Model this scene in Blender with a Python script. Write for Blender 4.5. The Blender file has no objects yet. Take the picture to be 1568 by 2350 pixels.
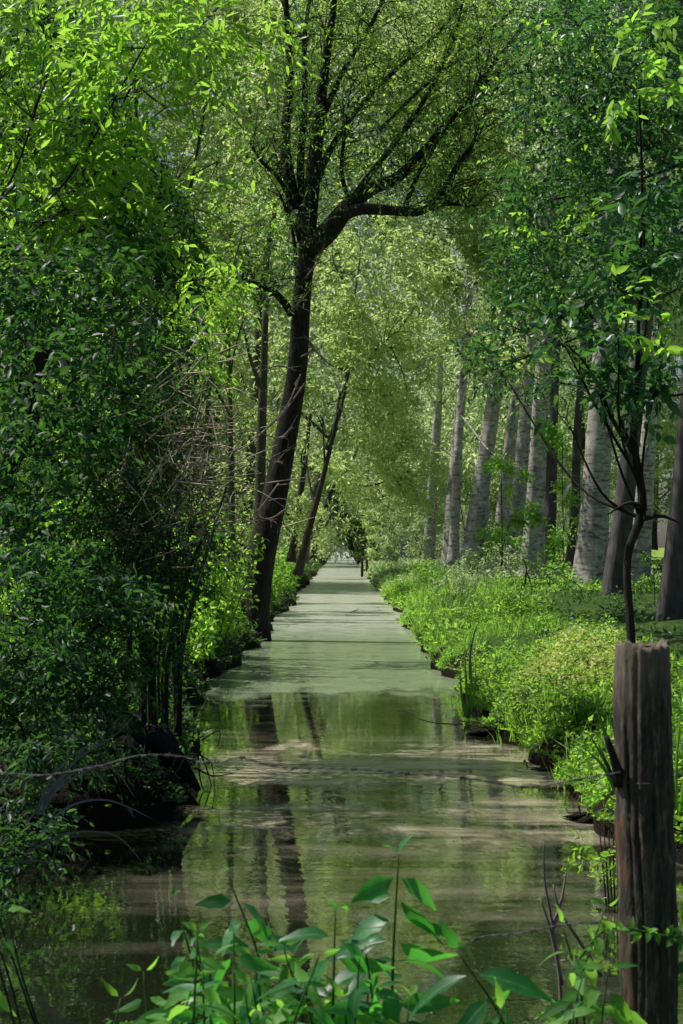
import bpy, math
import numpy as np
from math import radians, sin, cos, pi
rng = np.random.default_rng(7)
scn = bpy.context.scene
COL = scn.collection
# ------------------------------------------------------------------ camera
FPX, CX, CY = 2350*60/36, 784.0, 1175.0      # pixel focal length of the 1568x2350 view of the photograph
PITCH = math.atan(75/FPX)
CAMZ = 2.0
cam = bpy.data.objects.new("camera", bpy.data.cameras.new("camera")); COL.objects.link(cam)
cam.data.sensor_fit = 'VERTICAL'; cam.data.sensor_height = 36; cam.data.lens = 60
cam.data.clip_start = 0.1; cam.data.clip_end = 2000
cam.location = (0, 0, CAMZ); cam.rotation_euler = (pi/2+PITCH, 0, 0)
cam.data.dof.use_dof = True; cam.data.dof.focus_distance = 17; cam.data.dof.aperture_fstop = 9
scn.camera = cam

def P(px, py, d):
    """world point seen at view pixel px,py at distance d along +y"""
    a, b = (px-CX)/FPX, (CY-py)/FPX
    y = cos(PITCH) - b*sin(PITCH); z = sin(PITCH) + b*cos(PITCH)
    return np.array([a/y*d, d, CAMZ + z/y*d])
def PX(w, d): return w*d/FPX

# ------------------------------------------------------------------ light
SUN_AZ, SUN_EL = radians(-72), radians(58)     # azimuth from +y, negative = left
SUN = np.array([sin(SUN_AZ)*cos(SUN_EL), cos(SUN_AZ)*cos(SUN_EL), sin(SUN_EL)])
w = bpy.data.worlds.new("World"); scn.world = w; w.use_nodes = True
nt = w.node_tree; nt.nodes.clear()
sky = nt.nodes.new('ShaderNodeTexSky'); sky.sky_type = 'NISHITA'; sky.sun_disc = False
sky.sun_elevation = SUN_EL; sky.sun_rotation = SUN_AZ; sky.air_density = 1.0; sky.dust_density = 1.5
bg = nt.nodes.new('ShaderNodeBackground'); bg.inputs[1].default_value = 0.07
wo = nt.nodes.new('ShaderNodeOutputWorld')
nt.links.new(sky.outputs[0], bg.inputs[0]); nt.links.new(bg.outputs[0], wo.inputs[0])
from mathutils import Vector
sl = bpy.data.lights.new("sun", 'SUN'); sl.energy = 5.0; sl.angle = radians(0.5); sl.color = (1, .96, .87)
so = bpy.data.objects.new("sun", sl); COL.objects.link(so)
so.rotation_euler = Vector(SUN).to_track_quat('Z', 'Y').to_euler(); so.location = (-20, 20, 40)
scn.view_settings.view_transform = 'Standard'; scn.view_settings.look = 'None'
scn.view_settings.exposure = 0; scn.view_settings.gamma = 1
cy = scn.cycles
cy.max_bounces = 6; cy.diffuse_bounces = 1; cy.glossy_bounces = 3; cy.transmission_bounces = 3
cy.transparent_max_bounces = 6; cy.caustics_reflective = False; cy.caustics_refractive = False
cy.use_denoising = True
cy.use_adaptive_sampling = True; cy.adaptive_threshold = 0.02
try: cy.denoiser = 'OPENIMAGEDENOISE'
except Exception: pass

# ------------------------------------------------------------------ materials
class NT:
    def __init__(s, name):
        s.m = bpy.data.materials.new(name); s.m.use_nodes = True; s.t = s.m.node_tree; s.t.nodes.clear()
        s.out = s.n('OutputMaterial')
    def n(s, kind, **kw):
        x = s.t.nodes.new('ShaderNode'+kind)
        for k, v in kw.items():
            if hasattr(x, k): setattr(x, k, v)
        return x
    def set(s, node, **kw):
        for k, v in kw.items(): node.inputs[k.replace('_', ' ')].default_value = v
        return node
    def l(s, a, b): s.t.links.new(a, b)
    def noise(s, vec, scale, detail=3, rough=.55, dist=0):
        x = s.n('TexNoise'); x.inputs['Scale'].default_value = scale; x.inputs['Detail'].default_value = detail
        x.inputs['Roughness'].default_value = rough; x.inputs['Distortion'].default_value = dist
        s.l(vec, x.inputs['Vector']); return x.outputs['Fac']
    def map(s, vec, sc):
        x = s.n('Mapping'); x.inputs['Scale'].default_value = sc; s.l(vec, x.inputs['Vector']); return x.outputs[0]
    def ramp(s, fac, stops):
        x = s.n('ValToRGB'); s.l(fac, x.inputs[0]); e = x.color_ramp.elements
        while len(e) < len(stops): e.new(.5)
        for i, (p, c) in enumerate(stops):
            e[i].position = p; e[i].color = (c[0], c[1], c[2], 1)
        return x.outputs[0]
    def rng(s, v, a, b, c=0., d=1.):
        x = s.n('MapRange'); s.l(v, x.inputs[0])
        for i, q in enumerate((a, b, c, d)): x.inputs[i+1].default_value = q
        return x.outputs[0]
    def math(s, op, a, b=None):
        x = s.n('Math'); x.operation = op
        for i, q in enumerate((a, b)):
            if q is None: continue
            if isinstance(q, (int, float)): x.inputs[i].default_value = q
            else: s.l(q, x.inputs[i])
        return x.outputs[0]
    def mix(s, f, a, b):
        x = s.n('Mix'); x.data_type = 'RGBA'
        for k, q in ((0, f), (6, a), (7, b)):
            if isinstance(q, (int, float)): x.inputs[k].default_value = q
            elif isinstance(q, tuple): x.inputs[k].default_value = (*q, 1)
            else: s.l(q, x.inputs[k])
        return x.outputs[2]
    def wpos(s):
        return s.n('NewGeometry').outputs['Position']

def leaf_mat(name, dark, mid, light, trans, tw=.5, rough=.38, clump=.9, spec=.5):
    t = NT(name)
    a = t.n('Attribute'); a.attribute_name = 'rnd'
    pos = t.wpos()
    cl = t.rng(t.noise(pos, clump, 2), .35, .65, -.25, .25)
    f = t.math('ADD', a.outputs['Fac'], cl)
    col = t.ramp(f, [(0.0, dark), (.5, mid), (1.0, light)])
    if name == 'leaf_nettle':
        mid = t.n('Attribute'); mid.attribute_name = 'mid'
        col = t.mix(t.rng(mid.outputs['Fac'], .80, .97, 0, .6), col, (.16, .38, .10))
        col = t.mix(t.rng(t.noise(pos, 55, 4, .7), .42, .68, 0, .55), col, (.02, .07, .02))
    p = t.n('BsdfPrincipled'); t.l(col, p.inputs['Base Color']); p.inputs['Roughness'].default_value = rough
    p.inputs['Specular IOR Level'].default_value = spec
    tr = t.n('BsdfTranslucent')
    tc = t.mix(f, tuple(c*.6 for c in trans), trans)
    t.l(tc, tr.inputs['Color'])
    mx = t.n('MixShader'); mx.inputs[0].default_value = tw
    t.l(p.outputs[0], mx.inputs[1]); t.l(tr.outputs[0], mx.inputs[2]); t.l(mx.outputs[0], t.out.inputs[0])
    return t.m
def bark_mat(name, a, b, bump=.5, zs=.25, scale=14, bands=False, moss=None):
    t = NT(name); pos = t.wpos()
    v = t.map(pos, (1, 1, zs))
    n1 = t.noise(v, scale, 5, .65, .4); n2 = t.noise(pos, 2.2, 3)
    col = t.ramp(n1, [(.3, a), (.68, b)])
    col = t.mix(t.rng(n2, .35, .7, 0, .6), col, tuple(x*.55 for x in a))
    if bands:
        nb = t.noise(t.map(pos, (1.2, 1.2, 5)), 2.2, 4, .7)
        col = t.mix(t.rng(nb, .50, .64, 0, .85), col, (.05, .045, .045))
    if moss: col = t.mix(t.rng(t.noise(pos, 5, 4), .5, .65, 0, .8), col, moss)
    p = t.n('BsdfPrincipled'); t.l(col, p.inputs['Base Color']); p.inputs['Roughness'].default_value = .9
    p.inputs['Specular IOR Level'].default_value = .2
    bp = t.n('Bump'); bp.inputs['Strength'].default_value = bump; bp.inputs['Distance'].default_value = .03
    t.l(n1, bp.inputs['Height']); t.l(bp.outputs[0], p.inputs['Normal']); t.l(p.outputs[0], t.out.inputs[0])
    return t.m

M = {}
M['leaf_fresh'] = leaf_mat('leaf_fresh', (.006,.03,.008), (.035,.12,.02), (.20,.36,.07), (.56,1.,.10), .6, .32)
M['leaf_dark']  = leaf_mat('leaf_dark',  (.002,.010,.007), (.006,.028,.014), (.04,.12,.045), (.15,.42,.06), .36, .45, .9, .3)  # near-black tone: left bank shade put into the leaf colour
M['leaf_teal']  = leaf_mat('leaf_teal',  (.004,.022,.016), (.012,.050,.028), (.045,.14,.07), (.16,.46,.07), .38, .38, .9, .4)
M['leaf_willow']= leaf_mat('leaf_willow',(.02,.08,.02), (.21,.33,.09), (.56,.68,.32), (.80,1.,.34), .62, .42, .35)
M['leaf_far']   = leaf_mat('leaf_far',   (.03,.09,.03), (.25,.35,.17), (.62,.70,.46), (.80,1.,.46), .6, .5, .25)  # pale leaf copy, distance haze put into the colour
M['leaf_shade'] = leaf_mat('leaf_shade', (.012,.045,.015), (.03,.09,.025), (.07,.15,.04), (.20,.42,.05), .42, .45)  # darker leaf copy, shade put into the colour
M['leaf_lime']  = leaf_mat('leaf_lime',  (.02,.09,.012), (.10,.27,.035), (.40,.54,.13), (.54,1.,.12), .58, .45, 1.2)
M['leaf_nettle']= leaf_mat('leaf_nettle',(.03,.13,.03), (.09,.28,.05), (.24,.46,.11), (.46,1.,.11), .55, .55, 5, .3)
M['leaf_pale'] = leaf_mat('leaf_pale', (.12,.24,.03), (.50,.62,.12), (.84,.90,.38), (.95,1.,.30), .5, .5, 1.5)  # for the mound: sunlight put into a pale leaf colour
M['leaf_nettle_dark'] = leaf_mat('leaf_nettle', (.015,.08,.035), (.035,.16,.055), (.09,.28,.11), (.18,.80,.08), .45, .42, 5, .5)
M['leaf_dry']   = leaf_mat('leaf_dry',   (.06,.07,.04), (.13,.13,.08), (.25,.23,.16), (.28,.28,.12), .35, .5, 2)
M['bark_dark']  = bark_mat('bark_dark', (.008,.007,.006), (.065,.053,.044), 1.)
M['bark_brown'] = bark_mat('bark_brown', (.03,.022,.016), (.10,.075,.055), .8)
M['bark_moss']  = bark_mat('bark_moss', (.05,.045,.03), (.16,.14,.10), .7, moss=(.05,.09,.02))
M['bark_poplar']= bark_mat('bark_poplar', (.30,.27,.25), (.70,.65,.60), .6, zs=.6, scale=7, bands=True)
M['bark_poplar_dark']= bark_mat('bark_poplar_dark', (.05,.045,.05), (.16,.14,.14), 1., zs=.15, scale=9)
M['mud'] = bark_mat('mud', (.004,.003,.003), (.022,.016,.012), 1, zs=1, scale=9)
M['twig_grey'] = bark_mat('twig_grey', (.36,.28,.19), (.78,.66,.48), .2)
M['twig_pale']  = bark_mat('twig_pale', (.16,.12,.10), (.34,.28,.24), .2)
M['twig_dark']  = bark_mat('twig_dark', (.02,.016,.013), (.06,.05,.04), .2)
M['dead_reed']  = bark_mat('dead_reed', (.18,.18,.17), (.34,.34,.32), .1)
M['stem_green'] = bark_mat('stem_green', (.03,.09,.02), (.07,.16,.04), .1)

def post_mat():
    t = NT('weathered_post'); pos = t.wpos()
    n1 = t.noise(t.map(pos, (1, 1, .14)), 70, 8, .78, .5)
    n2 = t.noise(t.map(pos, (1, 1, .3)), 14, 4, .6)
    col = t.ramp(n1, [(.36, (.007,.006,.005)), (.52, (.065,.052,.042)), (.70, (.32,.27,.21))])
    sep = t.n('SeparateXYZ'); t.l(pos, sep.inputs[0])
    # pale stripped wood near the top
    top = t.math('ADD', sep.outputs[2], t.math('MULTIPLY', n2, .28))
    col = t.mix(t.rng(top, 1.70, 1.80, 0, .8), col, t.ramp(n1, [(.3, (.10,.075,.055)), (.7, (.34,.27,.20))]))
    # orange rotten flank on the left
    lf = t.rng(t.math('ADD', sep.outputs[0], t.math('MULTIPLY', n2, .10)), .800, .818, 1, 0)
    zm = t.rng(t.noise(t.map(pos, (3, 3, 1)), 4.5, 4), .50, .60, 0, 1)
    col = t.mix(t.math('MULTIPLY', lf, zm), col, t.ramp(n1, [(.3, (.05,.025,.015)), (.7, (.30,.14,.07))]))
    p = t.n('BsdfPrincipled'); t.l(col, p.inputs['Base Color']); p.inputs['Roughness'].default_value = .8
    bp = t.n('Bump'); bp.inputs['Strength'].default_value = 1; bp.inputs['Distance'].default_value = .012
    t.l(n1, bp.inputs['Height']); t.l(bp.outputs[0], p.inputs['Normal']); t.l(p.outputs[0], t.out.inputs[0])
    return t.m
M['post'] = post_mat()
def metal_mat():
    t = NT('galvanised_wire'); n = t.noise(t.wpos(), 60, 3)
    p = t.n('BsdfPrincipled'); t.l(t.ramp(n, [(.35, (.03,.025,.03)), (.65, (.13,.12,.15))]), p.inputs['Base Color'])
    p.inputs['Metallic'].default_value = .5; p.inputs['Roughness'].default_value = .5
    t.l(p.outputs[0], t.out.inputs[0]); return t.m
M['wire'] = metal_mat()

def ground_mat():
    t = NT('ground_soil'); pos = t.wpos()
    n1 = t.noise(pos, 3, 5, .7); n2 = t.noise(pos, .35, 3)
    soil = t.ramp(n1, [(.3, (.007,.005,.004)), (.55, (.018,.012,.008)), (.75, (.06,.042,.028))])
    grass = t.ramp(n1, [(.3, (.02,.05,.01)), (.7, (.08,.15,.03))])
    sep = t.n('SeparateXYZ'); t.l(pos, sep.inputs[0])
    g = t.rng(t.math('ADD', sep.outputs[2], t.math('MULTIPLY', n1, .2)), .48, .6, 0, .85)
    col = t.mix(g, soil, grass)
    field = t.rng(sep.outputs[0], 13, 18, 0, 1)
    col = t.mix(field, col, t.ramp(n2, [(.3, (.16,.28,.04)), (.7, (.30,.40,.09))]))
    p = t.n('BsdfPrincipled'); t.l(col, p.inputs['Base Color']); p.inputs['Roughness'].default_value = .95
    p.inputs['Specular IOR Level'].default_value = .15
    bp = t.n('Bump'); bp.inputs['Strength'].default_value = 1; bp.inputs['Distance'].default_value = .06
    t.l(t.noise(pos, 12, 5, .7), bp.inputs['Height']); t.l(bp.outputs[0], p.inputs['Normal'])
    t.l(p.outputs[0], t.out.inputs[0]); return t.m
M['ground'] = ground_mat()

def water_mat():
    t = NT('canal_water'); pos = t.wpos()
    dif = t.n('BsdfDiffuse'); dif.inputs[0].default_value = (.014, .018, .008, 1)
    gl = t.n('BsdfGlossy'); gl.inputs[0].default_value = (.95, .97, .9, 1); gl.inputs['Roughness'].default_value = .008
    fr = t.n('Fresnel'); fr.inputs[0].default_value = 1.9
    p = t.n('MixShader'); t.l(t.rng(fr.outputs[0], 0, 1, .25, 1.), p.inputs[0]); t.l(dif.outputs[0], p.inputs[1]); t.l(gl.outputs[0], p.inputs[2])
    b1 = t.noise(t.map(pos, (1, .8, 1)), 9, 2, .45)
    b2 = t.noise(t.map(pos, (1, .6, 1)), 28, 3, .6)
    h = t.math('ADD', t.math('MULTIPLY', b1, .9), t.math('MULTIPLY', b2, .12))
    bp = t.n('Bump'); bp.inputs['Strength'].default_value = .05; bp.inputs['Distance'].default_value = .02
    t.l(h, bp.inputs['Height']); t.l(bp.outputs[0], gl.inputs['Normal'])
    t.l(p.outputs[0], t.out.inputs[0]); return t.m
M['water'] = water_mat()

def weed_mat():
    """thin film of duckweed and pollen; the open water shows where the film is missing"""
    t = NT('duckweed_film'); pos = t.wpos()
    sep = t.n('SeparateXYZ'); t.l(pos, sep.inputs[0])
    wob = t.noise(t.map(pos, (.9, .35, 1)), 1.3, 6, .68)
    y = t.math('ADD', sep.outputs[1], t.math('MULTIPLY', t.math('SUBTRACT', wob, .5), 7.5))
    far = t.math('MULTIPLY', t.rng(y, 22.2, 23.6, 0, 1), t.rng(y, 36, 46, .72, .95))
    st = t.noise(t.map(pos, (.55, 2.2, 1)), 1.0, 5, .62)
    band1 = t.math('MULTIPLY', t.rng(y, 13.9, 14.6, 0, 1), t.rng(y, 16.0, 16.9, 1, 0))
    band2 = t.math('MULTIPLY', t.rng(y, 11.2, 12.2, 0, 1), t.rng(y, 12.7, 13.6, 1, 0))
    band = t.math('MAXIMUM', t.math('MULTIPLY', band1, t.rng(st, .32, .56, 0, .85)), t.math('MULTIPLY', band2, t.rng(st, .38, .60, 0, .7)))
    al = t.math('MAXIMUM', far, band)
    thin = t.math('MULTIPLY', t.rng(st, .45, .75, 0, .26), t.rng(y, 7.5, 9.5, 0, 1))
    al = t.math('MAXIMUM', al, thin)
    al = t.math('MULTIPLY', al, t.math('MAXIMUM', t.rng(sep.outputs[0], -1.5, -.95, 0, 1), t.rng(y, 15, 17, 0, 1)))
    hole = t.rng(t.noise(t.map(pos, (.3, 1.5, 1)), 1.6, 4, .6), .60, .68, 1, .45)
    al = t.math('MULTIPLY', al, hole)
    fine = t.noise(t.map(pos, (1, 2.5, 1)), 1.3, 6, .7)
    speck = t.noise(pos, 70, 2)
    green = t.mix(t.rng(y, 34, 42, 0, 1), t.ramp(fine, [(.3, (.24,.32,.18)), (.7, (.48,.58,.38))]), t.ramp(fine, [(.3, (.40,.44,.32)), (.7, (.86,.85,.76))]))  # paler and streaked far off: sunlight put into the weed colour
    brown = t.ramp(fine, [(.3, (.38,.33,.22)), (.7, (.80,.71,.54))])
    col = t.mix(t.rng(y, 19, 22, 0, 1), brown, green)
    col = t.mix(t.rng(speck, .52, .64, 0, .4), col, (.07,.10,.03))
    p = t.n('BsdfPrincipled'); t.l(col, p.inputs['Base Color']); p.inputs['Roughness'].default_value = .22
    p.inputs['Specular IOR Level'].default_value = .6
    tp = t.n('BsdfTransparent'); mx = t.n('MixShader')
    t.l(al, mx.inputs[0]); t.l(tp.outputs[0], mx.inputs[1]); t.l(p.outputs[0], mx.inputs[2])
    t.l(mx.outputs[0], t.out.inputs[0]); return t.m
M['weed'] = weed_mat()

# ------------------------------------------------------------------ object helpers
def props(o, label=None, cat=None, group=None, kind=None):
    if label: o['label'] = label
    if cat: o['category'] = cat
    if group: o['group'] = group
    if kind: o['kind'] = kind
    return o
def thing(name, loc, label, cat, group=None):
    o = bpy.data.objects.new(name, None); COL.objects.link(o); o.location = tuple(loc)
    o.empty_display_size = .2
    return props(o, label, cat, group)
def link(name, me, mat, parent=None):
    me.materials.append(M[mat]); o = bpy.data.objects.new(name, me); COL.objects.link(o)
    if parent is not None:
        o.parent = parent; o.location = tuple(-Vector(parent.location))
    return o
class MB:
    """collects quads / tris"""
    def __init__(s): s.v = []; s.f = []; s.n = 0
    def add(s, v, f):
        s.v.append(np.asarray(v, float)); s.f += [tuple(i+s.n for i in q) for q in f]; s.n += len(v)
    def build(s, name, mat, parent=None, smooth=True):
        me = bpy.data.meshes.new(name)
        me.from_pydata(np.concatenate(s.v).tolist(), [], s.f)
        if smooth: me.polygons.foreach_set('use_smooth', np.ones(len(me.polygons), bool))
        return link(name, me, mat, parent)

def smooth_path(pts, rad, sub=6):
    pts = np.asarray(pts, float); rad = np.asarray(rad, float)
    if len(pts) < 3 and sub > 1:
        t = np.linspace(0, 1, sub+1)[:, None]
        return pts[0]*(1-t)+pts[1]*t, rad[0]*(1-t[:, 0])+rad[1]*t[:, 0]
    Q = np.vstack([2*pts[0]-pts[1], pts, 2*pts[-1]-pts[-2]]); o = []; r = []
    for i in range(1, len(Q)-2):
        for k in range(sub):
            t = k/sub; a, b, c, d = Q[i-1], Q[i], Q[i+1], Q[i+2]
            o.append(.5*((2*b)+(-a+c)*t+(2*a-5*b+4*c-d)*t*t+(-a+3*b-3*c+d)*t**3))
            r.append(rad[i-1]*(1-t)+rad[i]*t)
    o.append(pts[-1]); r.append(rad[-1])
    return np.array(o), np.array(r)
def tube(mb, pts, rad, seg=8, sub=6, wob=0.0, cap=True, flare=0):
    pts, rad = smooth_path(pts, rad, sub)
    n = len(pts); tan = np.gradient(pts, axis=0); tan /= np.linalg.norm(tan, axis=1)[:, None]+1e-9
    ref = np.array([1., 0, 0]) if abs(tan[0][0]) < .8 else np.array([0, 1., 0])
    vs = []; ph = rng.random(4)*6.28
    ang = np.arange(seg)/seg*2*pi
    for i in range(n):
        u = np.cross(tan[i], ref); u /= np.linalg.norm(u); v = np.cross(u, tan[i]); ref = np.cross(tan[i], u)*-1
        ref = v
        # keep frame stable
        s = i/(n-1)
        k = 1+wob*(np.sin(ang*3+ph[0]+s*5)*.5+np.sin(ang*2+ph[1]-s*9)*.4+np.sin(ang*5+ph[2]+s*17)*.3)
        if flare: k = k*(1+flare*np.exp(-s*14)*(1+.35*np.sin(ang*4+ph[3])))
        r = rad[i]*k
        vs.append(pts[i]+np.outer(np.cos(ang)*r, u)+np.outer(np.sin(ang)*r, v))
        ref = u if False else ref
    V = np.concatenate(vs); F = []
    for i in range(n-1):
        for j in range(seg):
            a = i*seg+j; b = i*seg+(j+1) % seg
            F.append((a, b, b+seg, a+seg))
    if cap:
        F.append(tuple((n-1)*seg+j for j in range(seg))); F.append(tuple(reversed(range(seg))))
    mb.add(V, F)
def unit(a): return a/(np.linalg.norm(a, axis=-1, keepdims=True)+1e-9)

# gaps in the canopy through which the sun reaches the right bank and the far water
def carve(C, strength=1.0):
    z0 = .5
    t = (C[:, 2]-z0)/SUN[2]; q = C-t[:, None]*SUN
    x, y = q[:, 0], q[:, 1]
    pat = np.sin(x*2.1+y*.55)*.5+np.sin(y*.9-x*.7+1.3)*.5+np.sin(y*.31+.5)*.4
    bank = (x > 1.4) & (x < np.where(y < 21.5, 4.5, 3.1)) & (y > 11) & (y < 34) & (pat > -.6)
    far = (x > -1) & (x < 9) & (y > 44) & (y < 75) & (C[:, 0] < -4.5) & (np.sin(x*1.3+y*.8)+.5*np.sin(y*1.9) > -.3)
    bank2 = (x > 1.2) & (x < 5.5) & (y >= 34) & (y < 130) & (pat > -.35)
    wat = (x > -2.2) & (x <= 1.6) & (y > 37) & (y < 150) & (np.sin(y*.5)+.6*np.sin(y*1.7+x) > -.2)
    band = (x > -1.2) & (x <= 1.7) & (y > 12.5) & (y < 17.5) & (np.sin(y*2.3+x*.8) > -.3)
    tr = (x > 5) & (x < 13) & (y > 28) & (y < 100) & (pat > -.2)
    spot = (x > -3.6) & (x < -1.1) & (y > 9.5) & (y < 18) & (np.sin(x*5.1+y*1.3)*np.sin(y*3.7-x*2.2) > .8) & (C[:, 2] > 3.6)
    hit = (far | bank | bank2 | wat | band | tr) & (C[:, 2] > 2.6)
    vis = (C[:, 1] < 24) & (C[:, 0] < .5) & (C[:, 2] < 2+.34*C[:, 1]) & ~((band | ((x > 1.5) & (x < 3.4) & (y > 15.5) & (y < 20.5))) & (C[:, 2] > 4.6))
    hit &= ~(vis & (rng.random(len(C)) < .75))
    return ~((hit | spot) & (rng.random(len(C)) < .985*strength))

def leaf_mesh(name, C, A, N, L, W, mat, parent=None, shape='diamond', docarve=True, curl=.15):
    if docarve and len(C):
        k = carve(C); C, A, N, L, W = C[k], A[k], N[k], L[k], W[k]
    n = len(C)
    if n == 0: return None
    S = unit(np.cross(A, N)); N = unit(np.cross(S, A))
    L = L[:, None]; W = W[:, None]
    if shape == 'diamond':
        V = np.stack([C, C+A*L*.42+S*W*.5+N*W*.16, C+A*L-N*L*curl, C+A*L*.42-S*W*.5+N*W*.16], 1)
        T = np.array([[0, 1, 2], [0, 2, 3]])
    elif shape == 'oval':
        V = np.stack([C, C+A*L*.25+S*W*.42+N*W*.12, C+A*L*.62+S*W*.42+N*W*.10-N*L*curl*.4, C+A*L-N*L*curl,
                      C+A*L*.62-S*W*.42+N*W*.10-N*L*curl*.4, C+A*L*.25-S*W*.42+N*W*.12, C+A*L*.45-N*L*curl*.2], 1)
        T = np.array([[0, 1, 6], [1, 2, 6], [2, 3, 6], [3, 4, 6], [4, 5, 6], [5, 0, 6]])
    elif shape == 'blade':
        V = np.stack([C-S*W*.5, C+S*W*.5, C+A*L*.5-S*W*.4-N*L*curl*.25, C+A*L*.5+S*W*.4-N*L*curl*.25, C+A*L-N*L*curl], 1)
        T = np.array([[0, 1, 2], [1, 3, 2], [2, 3, 4]])
    elif shape == 'big':
        st = np.array([.0, .1, .25, .42, .6, .78, .92, 1.]); wd = np.array([.04, .5, .93, 1., .8, .48, .2, .0])
        vs = []
        for j, (s, ww) in enumerate(zip(st, wd)):
            b = C+A*L*s-N*L*curl*s*s*1.5
            zig = 1+.10*(-1)**j
            vs += [b+S*W*.5*ww*zig+N*W*.13*ww, b, b-S*W*.5*ww*zig+N*W*.13*ww]
        V = np.stack(vs, 1); T = []
        for j in range(len(st)-1):
            for q in (0, 1):
                a = 3*j+q; T += [[a, a+1, a+4], [a, a+4, a+3]]
        T = np.array(T)
    nv = V.shape[1]
    I = (T[None]+(np.arange(n)*nv)[:, None, None]).reshape(-1, 3)
    me = bpy.data.meshes.new(name)
    me.vertices.add(n*nv); me.vertices.foreach_set('co', V.reshape(-1).astype(np.float32))
    me.loops.add(I.size); me.loops.foreach_set('vertex_index', I.reshape(-1).astype(np.int32))
    me.polygons.add(len(I)); me.polygons.foreach_set('loop_start', (np.arange(len(I))*3).astype(np.int32))
    me.polygons.foreach_set('loop_total', np.full(len(I), 3, np.int32))
    if shape == 'big': me.polygons.foreach_set('use_smooth', np.ones(len(I), bool))
    at = me.attributes.new('rnd', 'FLOAT', 'POINT')
    r = np.clip(rng.normal(.5, .32, n), 0, 1)  # wide leaf-to-leaf tone; its pale specks also stand in for sunlit leaves
    at.data.foreach_set('value', np.repeat(r, nv).astype(np.float32))
    if shape == 'big':
        a2 = me.attributes.new('mid', 'FLOAT', 'POINT'); a2.data.foreach_set('value', np.tile(np.tile([0., 1., 0.], nv//3), n).astype(np.float32))
    me.update(calc_edges=True)
    return link(name, me, mat, parent)

def sprays(start, d, tl, nl, L, W, droop=.3, spread=.9, hang=.25, norm_rand=1.1):
    """leaves set alternately along many small twigs; returns leaf arrays"""
    K = len(start); d = unit(d)
    t = (np.arange(nl)+.6)/nl
    pos = start[:, None]+d[:, None]*tl[:, None, None]*t[None, :, None]
    pos[..., 2] -= droop*tl[:, None]*t[None]**2
    side = unit(np.cross(d, unit(rng.normal(size=(K, 3))*.6+np.array([0, 0, 1.]))))
    sg = np.where(np.arange(nl) % 2 == 0, 1., -1.)
    dd = d[:, None]*np.ones((1, nl, 1))
    dd = dd.copy(); dd[..., 2] -= droop*1.6*t[None]
    A = unit(dd)*.65+side[:, None]*sg[None, :, None]*spread+rng.normal(size=(K, nl, 3))*.28
    A[..., 2] -= hang
    A = unit(A.reshape(-1, 3)); C = pos.reshape(-1, 3)
    N = unit(rng.normal(size=(K*nl, 3))*norm_rand+np.array([0, 0, 1.]))
    sz = rng.uniform(.6, 1.25, K*nl)
    return C, A, N, L*sz, W*sz*rng.uniform(.8, 1.15, K*nl)

def blob_twigs(c, r, n, outb=.6, up=.1, clumps=None, cr=.35):
    """n twig starts and directions, in clumps in the ellipsoid c,r"""
    K = clumps or max(4, n//9)
    u = unit(rng.normal(size=(K, 3)))*(rng.random((K, 1))**.42)
    cc = c+u*r; cd = u
    idx = rng.integers(0, K, n)
    s = cc[idx]+rng.normal(size=(n, 3))*cr*.5
    d = unit(cd[idx]*outb+rng.normal(size=(n, 3))*.55+np.array([0, 0, up]))
    return s, d, cc

def crown(root, blobs, L, W, mat, cover=3.5, nl=8, tl=.5, shape='diamond', droop=.3, hang=.25, up=.1,
          limb_from=None, limb_r=.05, bark='bark_dark', thick=1.0, norm_rand=1.1, branchlets=6, cr=None, name='crown', carve_on=True):
    """blobs: (px,py,d,rxpx,rypx[,depth m]). Builds leaf mass and limbs reaching it."""
    Ls = []
    for b in blobs:
        mb = MB()
        if b[0] == 'w': c = np.array(b[1]); rx, ry, rz = b[2]
        else:
            c = P(b[0], b[1], b[2]); rx, rz = PX(b[3], b[2]), PX(b[4], b[2])
            ry = b[5] if len(b) > 5 else (rx+rz)*.5*thick
        r = np.array([rx, ry, rz])
        nleaf = cover*pi*rx*rz/(.5*L*W); nt_ = int(max(6, nleaf/nl))
        crr = cr or max(.12, min(rx, rz)*.28)
        s, d, cc = blob_twigs(c, r, nt_, up=up, clumps=int(max(5, min(90, nt_//(10 if b[2] is None or b[0] == 'w' or b[2] < 40 else 24)))), cr=crr*(1 if b[0] == 'w' or b[2] < 40 else .8))
        Ls.append(sprays(s, d, tl*rng.uniform(.5, 1.3, nt_), nl, L, W, droop, hang=hang, norm_rand=norm_rand))
        if limb_from is not None:
            lf = np.asarray(limb_from, float)
            if lf.ndim == 2: lf = lf[np.argmin(np.linalg.norm(lf-c+np.array([0, 0, 1.2]), axis=1))]
            mid = (lf+c)/2+np.array([0, 0, -.08*np.linalg.norm(c-lf)])+rng.normal(size=3)*.04*np.linalg.norm(c-lf)
            tube(mb, [lf, mid, c], [limb_r, limb_r*.7, limb_r*.4], 6, 5)
            for q in cc[rng.permutation(len(cc))[:branchlets]]:
                m2 = (mid+2*c)/3 if rng.random() < .5 else c
                tube(mb, [m2, (m2+q)/2+rng.normal(size=3)*.06*np.linalg.norm(q-m2), q], [limb_r*.35, limb_r*.22, limb_r*.08], 4, 3, cap=False)
            mb.build('limb', bark, root)
    arr = [np.concatenate(x) for x in zip(*Ls)]
    leaf_mesh(name, *arr, mat, root, shape, docarve=carve_on)

def trunk(root, path, bark, seg=14, wob=.06, flare=.5, sub=8, name='trunk'):
    """path rows (px,py,d,widthpx); returns world points"""
    pts = [P(a, b, c) for a, b, c, w_ in path]; rad = [PX(w_, c)/2 for a, b, c, w_ in path]
    mb = MB(); tube(mb, pts, rad, seg, sub, wob, flare=flare); mb.build(name, bark, root)
    return np.array(pts)

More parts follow.
